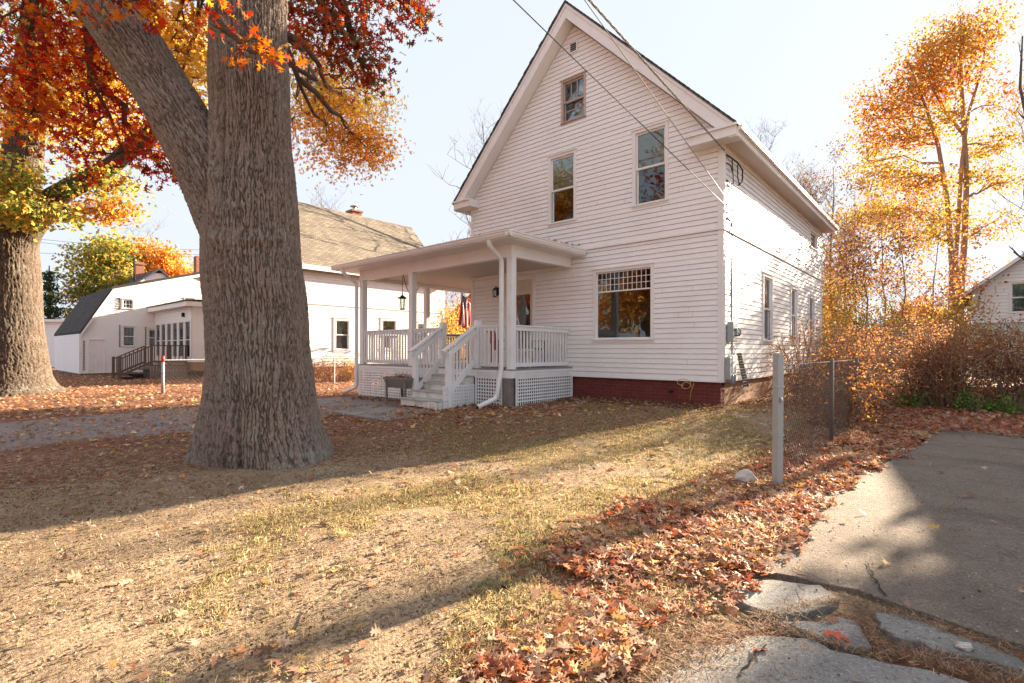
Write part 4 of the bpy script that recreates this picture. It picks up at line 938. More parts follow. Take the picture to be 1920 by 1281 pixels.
tag(leaves('scattered_leaves', np.stack([x, y, z], 1), rng.uniform(.03, .10, len(x)), pick('litterhot', len(x)), LO, M['litter'], None, .35, 2.2), 'single oak leaves scattered over the lawn', 'fallen leaves', kind='stuff')
def fard(x, y):
    a = .75+0*x; offg = np.abs((x+7.6)*Lx+(y-8.6)*Ly); a = np.where(offg < 1.9+.4*pnoise(x*.8, y*.8, 77), .10, a); a = np.where((offg >= 1.8) & (y < 9.5) & (x < -1), .28, a); a[inhouse(x, y)] = 0
    fo_ = (x-2.65)*Lx+(y-5.04)*Ly; a = np.where((x > 1) & (fo_ > .6), .22, a)
    t = (x-1.31)*Rx+(y-2.88)*Ry; o = (x-1.31)*Lx+(y-2.88)*Ly; a = np.where((o < .1) & (t < 8.8), .015, a)
    return a*(.5+.5*np.clip(pnoise(x*.5, y*.5, 61)+.7, 0, 1))
xe, ye = scatter(9000, 4, 14, 7.5, 13.5, lambda x, y: ((((x-1.31)*Lx+(y-2.88)*Ly) < .6) & (((x-1.31)*Rx+(y-2.88)*Ry) > 8.0+.3*pnoise(x, y, 5)))*1., 39)
tag(leaves('leaf_drift', np.stack([xe, ye, .02+rng.random(len(xe))*.06], 1), rng.uniform(.07, .13, len(xe)), pick('litter', len(xe)), LO, M['litter'], None, .4, 2.2), 'drift of brown leaves at the far end of the driveway', 'fallen leaves', kind='stuff')
x, y = scatter(34000, -30, 16, 7.0, 31, lambda x, y: fard(x, y)*smooth(7.5, 10, y+.33*(-x))*np.clip(12/y, .25, 1)**1, 33); z = gz_(x, y)*(y < 60)+.015+rng.random(len(x))*.02
tag(leaves('leaf_carpet', np.stack([x, y, z], 1), rng.uniform(.08, .15, len(x)), pick('litterhot', len(x)), LS, M['litter'], None, .35), 'carpet of fallen leaves over the far yard', 'fallen leaves', kind='stuff')
# small debris crumbs
def crumb(x, y):
    a = np.ones_like(x); a[inhouse(x, y)] = 0; a[((x-1.31)*Lx+(y-2.88)*Ly) < .0] *= .06; return a*np.clip(3/y, .1, 1)*smooth(.7, 1.0, np.hypot(x-TREE[0], y-TREE[1]))
x, y = scatter(60000, -5.5, 4.5, 1.3, 8.5, crumb, 34); z = gz_(x, y)+.006
cc = pick([(.12, .07, .045), (.2, .12, .07), (.3, .2, .12), (.08, .05, .035), (.45, .36, .26)], len(x))
tag(leaves('leaf_crumbs', np.stack([x, y, z], 1), rng.uniform(.006, .026, len(x)), cc, LS, M['litter'], None, .5), 'small crumbs of broken leaves and bark over the soil', 'leaf debris', kind='stuff')
mbs = MB(); rr = random.Random(77)
for _ in range(150):
    X, Y_ = rr.uniform(-5, 2.4), rr.uniform(1.7, 9)
    if bool(inhouse(np.array([X]), np.array([Y_]))[0]) or math.hypot(X-TREE[0], Y_-TREE[1]) < .9: continue
    a = rr.uniform(0, pi); L_ = rr.uniform(.04, .22); z0 = float(gz_(np.array([X]), np.array([Y_]))[0])+.012
    mbs.tube([(X, Y_, z0), (X+cos(a)*L_*.5, Y_+sin(a)*L_*.5, z0+.01), (X+cos(a+.3)*L_, Y_+sin(a+.3)*L_, z0)], rr.uniform(.0015, .004), 4)
tag(mbs.build('twig_litter', M['twigpale']), 'small broken twigs strewn over the lawn', 'twigs', kind='stuff')
def along_wall(n, x0, x1, y0, y1, seed):
    r = np.random.default_rng(seed); a = r.uniform(x0, x1, n); b = y1-(y1-y0)*r.random(n)**1.6
    return HC[0]-a*Lx+b*Rx, HC[1]-a*Ly+b*Ry
x1_, y1_ = along_wall(1500, -3.6, .1, -.75, -.0, 5); x2_, y2_ = along_wall(900, -9.2, -3.4, -2.9, -2.3, 6); x3_, y3_ = along_wall(700, .0, .5, 0, 9, 7)
x, y = np.concatenate([x1_, x2_, x3_]), np.concatenate([y1_, y2_, y3_]); kk = ~inhouse(x, y); x, y = x[kk], y[kk]
tag(leaves('leaf_litter', np.stack([x, y, gz_(x, y)+.015+rng.random(len(x))*.03], 1), rng.uniform(.04, .10, len(x)), pick([(.20, .10, .06), (.30, .15, .08), (.14, .08, .05), (.42, .24, .12)], len(x)), LO, M['litter'], None, .4, 2.2), 'dark leaf litter along the foundation and the porch skirt', 'fallen leaves', kind='stuff')
nr_ = 260; ax_ = np.concatenate([rng.uniform(PL_-.3, PR+.3, 180), rng.uniform(PR-.4, PR+.3, 80)]); ay_ = np.concatenate([rng.uniform(PF-.5, PF+.1, 100), rng.uniform(-.8, -.1, 80), rng.uniform(PF-.4, -.1, 80)])
lx_ = HC[0]-ax_*Lx+ay_*Rx; ly_ = HC[1]-ax_*Ly+ay_*Ry
tag(leaves('roof_leaves', np.stack([lx_, ly_, zr+.02+.11*np.clip((ay_-PF+.5)/2.7, 0, 1)+rng.random(nr_)*.03], 1), rng.uniform(.05, .11, nr_), pick('litter', nr_), LO, M['litter'], None, .5, 2.2), 'dead leaves caught on the porch roof and gutter', 'fallen leaves', kind='stuff')
# grass blades
def grassd(x, y):
    o = (x-1.31)*Lx+(y-2.88)*Ly
    gn_ = pnoise(x*.8+7, y*.8, 11)+.5*pnoise(x*2.1, y*2.1, 12)+.8*pnoise(x*6, y*6, 13)
    m_ = smooth(-.25, .5, gn_+1.0*smooth(-2.4, .0, x+.15*(y-3))-.65)*smooth(.95, 1.7, np.hypot(x-TREE[0], y-TREE[1]))
    m_ = m_*smooth(.0, .5, o); m_[inhouse(x, y)] = 0; m_ = m_*smooth(11.5, 9, y)*smooth(-7, -3.5, x)
    return np.clip(m_*np.clip(.75+1.1*pnoise(x*1.5+3, y*1.5, 19), .05, 1)+.03*smooth(.3, .8, o), 0, 1)*np.clip(3.4/y, .2, 1)*(~inhouse(x, y))*smooth(.9, 1.3, np.hypot(x-TREE[0], y-TREE[1]))*smooth(11.5, 9, y)
def blades(n, x, y, h, lean, cols, name, label, cat, wdt=.0024):
    z = gz_(x, y); a = rng.uniform(0, 2*pi, n); l = rng.normal(0, lean, n); hx = np.cos(a)*l; hy = np.sin(a)*l
    b = rng.uniform(0, 2*pi, n); wx = np.cos(b)*wdt; wy = np.sin(b)*wdt
    p0 = np.stack([x-wx, y-wy, z-.003], 1); p1 = np.stack([x+wx, y+wy, z-.003], 1); m0 = np.stack([x+hx*.4+wx*.7, y+hy*.4+wy*.7, z+h*.6], 1); m1 = np.stack([x+hx*.4-wx*.7, y+hy*.4-wy*.7, z+h*.6], 1); tp_ = np.stack([x+hx, y+hy, z+h*np.clip(1-np.abs(l)*6, .4, 1)], 1)
    V = np.stack([p0, p1, m0, tp_, m1], 1).reshape(-1, 3)
    tag(fast_mesh(name, V, np.arange(5*n), np.full(n, 5), M['grass'], None, np.repeat(cols, 5, 0)), label, cat, kind='stuff')
x, y = scatter(200000, -5.5, 5, 1.3, 11, grassd, 35); n = len(x)
cc = pick([(.50, .37, .20), (.58, .44, .26), (.42, .31, .16), (.17, .20, .06), (.24, .26, .08), (.36, .24, .12), (.54, .40, .24), (.30, .20, .10)], n)
blades(n, x, y, rng.uniform(.010, .036, n), .026, cc, 'grass', 'short thin dry grass on the lawn', 'grass')
def needled(x, y):
    d1 = np.zeros_like(x)
    for a, b, wd in ((z7(300, 960), z7(1000, 820), .035), (z7(250, 1000), z7(700, 950), .09), (z7(700, 960), z7(1200, 1110), .035), (z7(1000, 800), z7(1500, 950), .04), (z7(1500, 950), z7(1990, 1120), .045), (z7(1100, 920), z7(1250, 1090), .05), (z7(1250, 1060), z7(1900, 1229), .08), (z7(50, 1180), z7(350, 1000), .15), (z7(-500, 1200), z7(100, 1000), .3)):
        ax, ay = a; bx, by = b; L_ = (bx-ax)**2+(by-ay)**2; t = np.clip(((x-ax)*(bx-ax)+(y-ay)*(by-ay))/L_, 0, 1); dd = np.hypot(x-ax-t*(bx-ax), y-ay-t*(by-ay)); d1 = np.maximum(d1, np.exp(-(dd/wd)**2*1.3))
    return d1
x, y = scatter(24000, -.5, 3.4, 1.5, 3.6, needled, 36); n = len(x); z = .010+rng.random(n)*.015
a = rng.uniform(0, pi, n); L_ = rng.uniform(.02, .06, n); wx, wy = -np.sin(a)*.0013, np.cos(a)*.0013; cx_, cy_ = np.cos(a)*L_/2, np.sin(a)*L_/2; tz = rng.normal(0, .006, n)
V = np.stack([np.stack([x-cx_-wx, y-cy_-wy, z-tz], 1), np.stack([x+cx_-wx, y+cy_-wy, z+tz], 1), np.stack([x+cx_+wx, y+cy_+wy, z+tz], 1), np.stack([x-cx_+wx, y-cy_+wy, z-tz], 1)], 1).reshape(-1, 3)
tag(fast_mesh('pine_needles', V, np.arange(4*n), np.full(n, 4), M['litter'], None, np.repeat(pick([(.30, .17, .09), (.22, .12, .07), (.42, .28, .17), (.14, .08, .05)], n), 4, 0)), 'dry pine needles filling the gaps between broken pavement', 'pine needles', kind='stuff')
# single bright red leaf on the slab, pale rock, driveway pebbles
p = z7(975, 1010); o = leaves('oak_leaf', np.array([[0, 0, 0.]]), [.14], np.array([[.50, .07, .03]]), LO, M['litter'], None, .1, 2); o.location = (p[0], p[1], .03); tag(o, 'bright red oak leaf lying on the broken concrete', 'leaf')
def rock(p, sx_, sy_, sz_, seed, label, m='rock', z=0):
    import bmesh
    bm = bmesh.new(); bmesh.ops.create_icosphere(bm, subdivisions=3, radius=1)
    for v in bm.verts:
        c = v.co; n_ = 1+.28*float(pnoise(np.array([c.x*1.5+seed]), np.array([c.y*1.5+c.z*1.9]), seed)[0]); v.co = Vector((c.x*sx_*n_, c.y*sy_*n_, max(c.z, -.4)*sz_*n_))
    me = bpy.data.meshes.new('rock'); bm.to_mesh(me); bm.free(); me.materials.append(M[m]); o = bpy.data.objects.new('rock', me); COL.objects.link(o); o.location = (p[0], p[1], z); tag(o, label, 'rock'); return o
p = z7(530, 225); rock(p, .10, .08, .075, 4, 'pale lichen covered rock at the foot of the grey fence post', z=.05)
p = z7(1625, 1065); rock(p, .035, .025, .02, 5, 'small white pebble on the broken concrete strip', z=.02)

# ================================================================== CHAIN LINK FENCES
def chain(parent, p, q, z0, z1, mname, pitch=.066, r=.0024, name='chain_mesh'):
    p = Vector(p); q = Vector(q); L_ = (Vector((q.x, q.y))-Vector((p.x, p.y))).length; H_ = z1-z0; mb = MB(); dirv = Vector((q.x-p.x, q.y-p.y, 0)).normalized(); nrm = Vector((-dirv.y, dirv.x, 0))
    a = -H_
    while a < L_:
        for s in (1, -1):
            s0, s1 = max(a, 0), min(a+H_, L_)
            if s1 > s0:
                za, zb_ = (s0-a, s1-a) if s > 0 else (H_-(s0-a), H_-(s1-a))
                P0 = p+dirv*s0+Vector((0, 0, z0+za))+nrm*.002*s; P1 = p+dirv*s1+Vector((0, 0, z0+zb_))+nrm*.002*s
                mb.tube([P0, P1], r, 3, cap=False)
        a += pitch*1.3
    return mb.build(name, M[mname], parent)
FD = Vector((Rx, Ry, 0)); F0 = Vector((2.65, 5.04, 0))
fe = empty('chain_link_fence', F0, 0, 'low chain link fence with a tall galvanised end post beside the driveway', 'fence')
mb = MB(); mb.box(-.036, .036, -.036, .036, -.1, 1.32); mb.box(-.042, .042, -.042, .042, .98, 1.0); mb.box(-.042, .042, -.042, .042, .50, .515); mb.tube([(-.02, -.037, .86), (-.0, -.045, .86)], .03, 10)
fp = mb.build('fence_post', M['metal'], fe, bevel=.004); fp.rotation_euler = (0, radians(.3), .35)
chain(fe, FD*.06, FD*9.9, .03, 1.20, 'rustwire')
mb = MB(); mb.tube([FD*.03+Vector((0, 0, 1.20)), FD*9.9+Vector((0, 0, 1.19))], .0025, 5)
for i in range(170): # knuckled tips
    s = .08+i*.056; b = FD*s+Vector((0, 0, 1.195)); mb.tube([b, b+FD*.012+Vector((0, 0, .03))], .0025, 3)
mb.build('tension_wire', M['rustwire'], fe)
for s in (2.95, 5.4, 7.7, 9.9):
    mb = MB(); mb.tube([FD*s+Vector((0, 0, -.1)), FD*s+Vector((0, 0, 1.22))], .03, 10); mb.build('line_post', M['rustwire'], fe, True)
mb = MB(); rr = random.Random(9)
for i in range(3): mb.tube([FD*.09+Vector((.02*sin(t*3+i), .02*cos(t*4+i), t)) for t in np.linspace(.35, 1.05, 12)], .006, 5)
mb.build('vine_stem', mat('green_vine', (.05, .11, .04), .6), fe)
B0 = F0+FD*9.9; BD = Vector((-Lx, -Ly, 0))
fb = empty('chain_link_fence', B0, 0, 'rear chain link fence with thin pipe posts across the end of the driveway', 'fence')
chain(fb, BD*.0, BD*7, .03, 1.20, 'rustwire', .07)
for s in (.9, 2.1, 4.5, 6.8):
    mb = MB(); mb.tube([BD*s+Vector((0, 0, -.1)), BD*s+Vector((0, 0, 1.35))], .018, 8); mb.build('line_post', M['woodgrey'], fb, True)
# neighbour's fence at left
NF = Vector((-10.5, 15.2, 0)); ND = Vector((.57, .82, 0)).normalized()
fn = empty('chain_link_fence', NF, 0, 'low chain link fence in front of the neighbouring white house', 'fence')
mb = MB(); mb.tube([(0, 0, -.1), (0, 0, .98)], .045, 10); mb.tube([(0, 0, .98), (0, 0, 1.16)], .05, 10, 1); mb.tube([(0, 0, .62), (0, 0, .645)], .048, 10, 1)
mb.build('end_post', [M['metal'], M['red']], fn, True)
chain(fn, ND*.05, ND*9.5, .03, 1.02, 'wire', .09, .003)
mb = MB(); mb.tube([Vector((0, 0, 1.03)), ND*9.5+Vector((0, 0, 1.03))], .021, 8); mb.build('top_rail', M['metal'], fn)
for s in (3, 6, 9.5): mb = MB(); mb.tube([ND*s+Vector((0, 0, -.1)), ND*s+Vector((0, 0, 1.05))], .028, 8); mb.build('line_post', M['metal'], fn)

# ================================================================== BIG OAK
def bark_tube(path, rad, na, nz, seed, flare=False, zoff=0.):
    path = np.array(path); rad = np.array(rad); t = np.linspace(0, 1, nz); s = np.linspace(0, 1, len(path))
    def sm(a):  # smooth interpolation (Catmull-Rom)
        out = np.empty((nz,)+a.shape[1:]); k_ = t*(len(path)-1); i = np.clip(k_.astype(int), 0, len(path)-2); f = k_-i
        p0 = a[np.clip(i-1, 0, None)]; p1 = a[i]; p2 = a[i+1]; p3 = a[np.clip(i+2, None, len(path)-1)]
        f = f.reshape(-1, *([1]*(a.ndim-1)))
        return .5*((2*p1)+(-p0+p2)*f+(2*p0-5*p1+4*p2-p3)*f*f+(-p0+3*p1-3*p2+p3)*f**3)
    C = sm(path); R_ = sm(rad); d = np.gradient(C, axis=0); d /= np.linalg.norm(d, axis=1)[:, None]
    a = np.cross(d, [0, 1, 0]); a /= np.linalg.norm(a, axis=1)[:, None]; b = np.cross(a, d)
    al = np.concatenate([[0], np.cumsum(np.linalg.norm(np.diff(C, axis=0), axis=1))])+zoff
    th = np.linspace(0, 2*pi, na, endpoint=False); TH, AL = np.meshgrid(th, al); U = TH/(2*pi); rr_ = R_[:, None]
    nc = int(round(2*pi*rad.mean()/.036)); wx = .55*pnoise(U*10, AL*1.3, seed+1, 10)
    n1 = pnoise(U*nc+wx*1.6, AL*2.0, seed+2)+.55*pnoise(U*nc*1.8+wx, AL*11, seed+12)
    # keep periodicity by blending seam at the back
    n2 = pnoise(U*nc*2.2+wx, AL*9, seed+3); n3 = pnoise(U*nc*.45, AL*1.8, seed+4); n4 = pnoise(U*6, AL*1.1, seed+5, 6); n5 = pnoise(U*nc*5, AL*30, seed+6)
    gro_ = 1-np.exp(-(n1/.17)**2); gr2 = 1-np.exp(-(n2/.16)**2)
    h = .029*(gro_-1)+.009*(gr2-1)*gro_+.012*n3+.022*n4+.006*n5
    if flare:
        fl_ = np.exp(-np.clip(AL-.1, 0, None)/.42); lob = pnoise(U*7, AL*0+3.3, seed+9, 7); lob2 = pnoise(U*13, AL*.5, seed+10, 13)
        h = h+fl_*(.30*lob+.10*lob2)+.07*np.exp(-AL/1.4)*lob
        # healed scar and burl folds on the camera side
        def bump(u0, z0, su, sz, amp): return amp*np.exp(-((np.minimum(abs(U-u0), 1-abs(U-u0)))/su)**2-((AL-z0)/sz)**2)
        cu = .75
        h = h+bump(cu+.035, 3.7, .012, .5, -.10)+bump(cu+.06, 3.45, .014, .10, .06)+bump(cu+.02, 3.75, .01, .6, .02)+bump(cu+.075, 3.6, .012, .5, .05)+bump(cu+.045, 2.9, .02, .08, -.05)+bump(cu+.05, 2.78, .03, .06, .05)+bump(cu+.03, 2.45, .05, .05, .03)+bump(cu-.09, 2.75, .05, .05, .04)
        h = h+bump(cu-.01, .5, .012, .6, -.06)+bump(cu+.045, .3, .010, .5, -.06)
    fis = np.clip(gro_*.75+gr2*.25, 0, 1).ravel(); Rr = rr_+h
    V = C[:, None]+a[:, None]*(np.cos(TH)*Rr)[..., None]+b[:, None]*(np.sin(TH)*Rr)[..., None]
    idx = np.arange(nz*na).reshape(nz, na); i2 = np.roll(idx, -1, 1)
    lp = np.stack([idx[:-1], i2[:-1], i2[1:], idx[1:]], -1).reshape(-1); return V.reshape(-1, 3), lp, fis
def oak_trunk():
    Y = TREE[1]
    def c(px, y): return ((px-960)/F*Y-TREE[0], 0, CAMZ-(y-HOR)/F*Y)
    path = [c(491, 905), c(491, 850), c(489, 800), c(488, 750), c(487.5, 700), c(484, 640), c(480, 570), c(474, 500), c(471, 440), c(471, 380), c(471, 300), c(470, 230), c(468, 160), c(466, 90), c(464, 0), c(462, -120), c(462, -300), c(466, -500)]
    rad = [.89*q for q in (.80, .76, .70, .655, .63, .61, .60, .595, .575, .55, .51, .485, .475, .47, .475, .46, .42, .38)]
    V1, l1, f1 = bark_tube(path, rad, 760, 640, 100, True)
    path = [c(462, 540), c(440, 450), c(421, 390), c(390, 315), c(352, 242), c(300, 157), c(248, 76), c(199, 0), c(130, -110), c(40, -250)]
    rad = [.87*q for q in (.30, .37, .385, .38, .365, .36, .355, .35, .33, .29)]
    path = [(p[0], p[1]-.02*i, p[2]) for i, p in enumerate(path)]
    V2, l2, f2 = bark_tube(path, rad, 380, 380, 200)
    return np.concatenate([V1, V2]), np.concatenate([l1, l2+len(V1)]), np.concatenate([f1, f2])
oak = empty('oak_tree', (TREE[0], TREE[1], 0), 0, 'huge forked oak with deeply furrowed grey bark in the front yard', 'tree')
V, lp_, fi_ = oak_trunk(); fast_mesh('trunk', V, lp_, np.full(len(lp_)//4, 4), M['bark'], oak, smooth_=True, attrs={'ridge': fi_})
def crown(parent, blobs, name='crown', src=None, tmpl=LO, r0=.05):
    mb = MB(); P_, C_, Z_ = [], [], []; off = parent.location
    for (c, rad, nc, nl, ls, pal, spr, st_) in blobs:
        c = Vector(c); lp = wig(st_, c, 6, .06); mb.tube([p-off for p in lp], [r0*(1-.75*i/6) for i in range(7)], 7); sk = lp[2:]
        for _ in range(max(4, nc//18)):
            v = Vector(rng.normal(size=3)); v.normalize(); e = c+Vector((v.x*rad[0], v.y*rad[1], v.z*rad[2]))*.85; w2 = wig(random.choice(lp[3:]), e, 5, .12); mb.tube([p-off for p in w2], [r0*.3, r0*.26, r0*.2, r0*.15, r0*.1, r0*.05], 5); sk += w2[1:]
        sk = np.array([tuple(p) for p in sk]); u = rng.normal(size=(nc, 3)); u /= np.linalg.norm(u, axis=1)[:, None]; cc = np.array(c)+u*np.array(rad)*(rng.random((nc, 1))**.4)
        for q in cc:
            s0 = sk[np.argmin(((sk-q)**2).sum(1))]; mb.tube([p-off for p in wig(s0, q, 3, .12)], [.008, .006, .005, .003], 4, cap=False)
            n = max(3, int(nl*random.uniform(.5, 1.5))); P_.append(q+rng.normal(size=(n, 3))*spr-np.array(off)); C_.append(pick(pal, n, .2)*(1+rng.normal(0, .15))); Z_.append(ls*rng.uniform(.65, 1.2, n))
    mb.build('branches', M['twig'], parent, True)
    leaves(name, np.concatenate(P_), np.concatenate(Z_), np.clip(np.concatenate(C_), .01, .9), tmpl, M['leaf'], parent, curl=2)
A = lambda px, py, Y: at(px, py, Y)
limbtop = A(60, -200, 5.8); stemtop = A(470, -200, 5.95)
crown(oak, [
    (A(60, 60, 6.6), (1.0, .9, .9), 70, 14, .12, 'red', .20, limbtop), (A(190, 170, 7.0), (.85, .8, .65), 55, 13, .12, 'red', .19, limbtop), (A(60, 210, 6.8), (.8, .8, .5), 44, 13, .12, 'redorange', .19, limbtop),
    (A(230, 285, 7.2), (.75, .6, .30), 34, 12, .12, 'red', .17, limbtop), (A(310, 325, 7.4), (.25, .3, .14), 9, 10, .12, 'red', .10, A(180, 150, 7.3)), (A(330, 40, 7.4), (.7, .5, .7), 60, 13, .12, 'orangeb', .18, stemtop),
    (A(340, 150, 8.5), (.8, .7, .5), 45, 13, .12, 'goldb', .18, stemtop), (A(-120, 100, 6.5), (1.0, 1, 1.1), 60, 12, .13, 'red', .2, limbtop), (A(405, 25, 4.9), (.25, .2, .14), 7, 8, .11, 'redorange', .10, A(380, -150, 5.2)), (A(470, 100, 5.05), (.34, .12, .07), 6, 8, .12, 'redorange', .08, A(400, 30, 5.0)), (A(230, 10, 5.2), (.5, .2, .15), 16, 9, .12, 'redorange', .10, A(200, -200, 5.4)),
    (A(620, -10, 7.0), (.75, .7, .75), 85, 15, .12, 'darkred', .19, stemtop), (A(660, 90, 7.2), (.50, .5, .42), 42, 14, .12, 'darkred', .16, stemtop), (A(690, 155, 7.4), (.20, .25, .18), 8, 11, .12, 'darkred', .10, A(640, 0, 7.1)), (A(750, 5, 7.4), (.45, .4, .32), 26, 12, .12, 'darkred', .14, A(560, -150, 6.4)), (A(800, 30, 7.6), (.18, .2, .14), 4, 8, .11, 'darkred', .07, A(720, -30, 7.3)),
    (A(600, -250, 7), (1.6, 1.4, 1.0), 80, 14, .13, 'redorange', .25, stemtop), (A(150, -260, 6.5), (2.0, 1.5, 1.1), 90, 14, .13, 'red', .25, limbtop),
    (A(620, 250, 11.5), (1.0, 1.0, .8), 100, 24, .10, 'orangeb', .24, A(520, 60, 7.5)), (A(660, 200, 12), (.95, .9, .7), 90, 24, .10, 'goldb', .24, A(520, 60, 7.5)), (A(590, 180, 11), (.6, .8, .7), 60, 22, .10, 'goldb', .22, A(520, 60, 7.5)), (A(690, 280, 12), (.65, .8, .45), 60, 22, .10, 'orangeb', .2, A(560, 150, 9)), (A(580, 110, 10.5), (.5, .7, .5), 30, 18, .10, 'orangeb', .2, A(520, 60, 7.5)),
    ((-4.6, 9.6, 11.2), (2.3, 2.2, 1.5), 110, 16, .14, 'orange', .28, stemtop), ((-3.0, 8.2, 10.6), (1.8, 1.6, 1.2), 70, 16, .14, 'brown', .26, stemtop),
], r0=.06)
# the second oak at left
def jit(pts, s=.0): return pts
T2 = A(20, 740, 15.4); T2.z = 0
B = lambda px, py, dy=0: at(px, py, 15.4+dy)
tree('oak_tree', 'large sunlit oak trunk with yellow green leaves at the left edge of the photo', 'tree',
     [([(T2.x, T2.y, -.1), (T2.x, T2.y, .35), (T2.x-.02, T2.y, 1.0), (T2.x-.08, T2.y, 2.2), B(16, 500), B(14, 450), B(14, 425), B(14, 410)], [1.45, 1.02, .90, .80, .74, .68, .5, .15]),
      ([B(20, 540), B(22, 470), B(32, 385), B(42, 300), B(50, 220), B(60, 100), B(80, -60), B(90, -200)], [.5, .62, .56, .48, .42, .38, .3, .22]),
      ([B(10, 530), B(-4, 440), B(-8, 370), B(-30, 300), B(-90, 180), B(-130, 20)], [.45, .6, .5, .42, .36, .28]),
      ([B(25, 500), B(52, 425), B(95, 378), B(150, 345), B(210, 310), B(265, 262), B(300, 235), B(345, 180, .5)], [.3, .42, .31, .27, .24, .22, .20, .12])],
     [(B(40, 400, -1.4), (1.3, .6, .45), 55, 26, .15, 'yellowgreen', .22), (B(10, 335, -1.2), (1.2, .6, .6), 40, 26, .15, 'yellowgreen', .22), (B(190, 350), (1.2, .8, .6), 42, 24, .15, 'yellowgreen', .22), (B(215, 400), (.9, .7, .35), 30, 22, .15, 'orange', .2), (B(130, 408), (1.0, .7, .22), 22, 18, .15, 'yellowgreen', .2),
      (B(120, 200), (2.0, 1.4, 1.8), 130, 26, .16, 'goldb', .3), (B(250, 140, 1), (1.8, 1.4, 1.8), 120, 26, .16, 'goldb', .3), (B(320, 250, .5), (1.1, 1, .9), 55, 24, .15, 'orange', .26), (B(300, 60, 1), (2, 1.4, 1.2), 90, 24, .16, 'goldb', .3), (B(80, 40), (2.2, 1.6, 1.3), 80, 24, .16, 'yellowgreen', .3), (B(-60, 250), (1.2, 1, 2.2), 60, 24, .16, 'yellowgreen', .3), (B(400, 100, 1.5), (1.6, 1.2, 1.4), 80, 24, .16, 'gold', .28)], bark='bark2', hires=1)

# ================================================================== NEIGHBOUR BUILDINGS
def gable_roof(parent, x0, x1, y0, y1, ze, zr, m, ridge='y', th=.12, name='roof', ov=.3):
    mb = MB()
    if ridge == 'y':
        xm = (x0+x1)/2; sl_ = (zr-ze)/((x1-x0)/2)
        for s, xe in ((-1, x0-ov), (1, x1+ov)): mb.prism([(xm, y0-ov, zr), (xe, y0-ov, ze-sl_*ov), (xe, y0-ov, ze-sl_*ov+th), (xm, y0-ov, zr+th)], (0, y1-y0+2*ov, 0))
    else:
        ym = (y0+y1)/2; sl_ = (zr-ze)/((y1-y0)/2)
        for s, ye in ((-1, y0-ov), (1, y1+ov)): mb.prism([(x0-ov, ym, zr), (x0-ov, ye, ze-sl_*ov), (x0-ov, ye, ze-sl_*ov+th), (x0-ov, ym, zr+th)], (x1-x0+2*ov, 0, 0))
    return mb.build(name, m, parent)
NA = empty('white_house', (-9.49, 23.1, 0), -ANG, 'white clapboard neighbouring house with tan shingle roof behind the porch', 'house')
nw = [(1.43, 2.37, 1.25, 2.90), (4.06, 5.14, 1.3, 3.02), (6.35, 7.2, 1.3, 2.95)]
siding(Ts(0), .55, 3.47, -1.6, 8.3, [hole(r) for r in nw], .125).build('side_wall', M['vinyl_b'], NA)
siding(Ts(0), 3.55, 5.15, -1.6, 8.3, (), .125, base_o=.02).build('upper_side_wall', M['vinyl_b'], NA)
ggl = lambda z: max(-6.92, -3.46-(8.9-z)/1.08); ggh = lambda z: min(0, -3.46+(8.9-z)/1.08)
siding(Tf(-1.69), .55, 8.8, ggl, ggh, (), .25).build('front_wall', M['vinyl_b'], NA); siding(Tb(8.4), .55, 8.8, ggl, ggh, (), .25).build('rear_wall', M['vinyl_b'], NA); siding(Tl(-6.92), .55, 5.2, -1.69, 8.4, (), .25).build('left_wall', M['vinyl_b'], NA)
mb = MB(Ts(0)); mb.box(-1.69, -1.58, 0, .035, .5, 5.15); mb.box(8.3, 8.42, 0, .035, .5, 5.15); mb.box(-1.69, 8.4, 0, .04, 3.47, 3.55); mb.box(-1.7, 8.4, .0, .33, 5.15, 5.19); mb.box(-1.9, 8.6, .33, .36, 5.0, 5.22); mb.build('trim_boards', M['trim2'], NA)
mb = MB(); mb.box(-6.9, -.04, -1.65, 8.36, -.1, .56); mb.build('foundation', M['brick'], NA)
mb = MB(); mb.box(-6.8, -.3, 0, .08, .6, 5); mb.box(-.8, -.72, -1.5, 8.2, .6, 5.1); mb.build('interior', M['interior'], NA)
gable_roof(NA, -6.92, 0, -1.69, 8.4, 5.23, 8.97, M['shingle_tan'])
for r in nw: window(NA, Ts(0), *r, cas=.13, trim='trim2', glass='glass_far', blind='blind_g', bl=.5, sash='trim2')
cp_ = A(664, 395, 29.5); mb = MB(); cxl = -((cp_.x+9.49)*Lx+(cp_.y-23.1)*Ly); cyl = (cp_.x+9.49)*Rx+(cp_.y-23.1)*Ry
mb.box(cxl-.3, cxl+.3, cyl-.3, cyl+.3, 8, cp_.z-.15); mb.box(cxl-.36, cxl+.36, cyl-.36, cyl+.36, cp_.z-.15, cp_.z-.05); ch = mb.build('chimney', M['brickch'], NA)
mb = MB(); mb.tube([(cxl, cyl, cp_.z-.05), (cxl, cyl, cp_.z+.15)], .1, 8); mb.tube([(cxl, cyl, cp_.z+.2), (cxl, cyl, cp_.z+.23)], .25, 10); mb.tube([(cxl, cyl, cp_.z+.1), (cxl, cyl, cp_.z+.2)], .03, 6); mb.build('chimney_cap', M['metal'], ch)
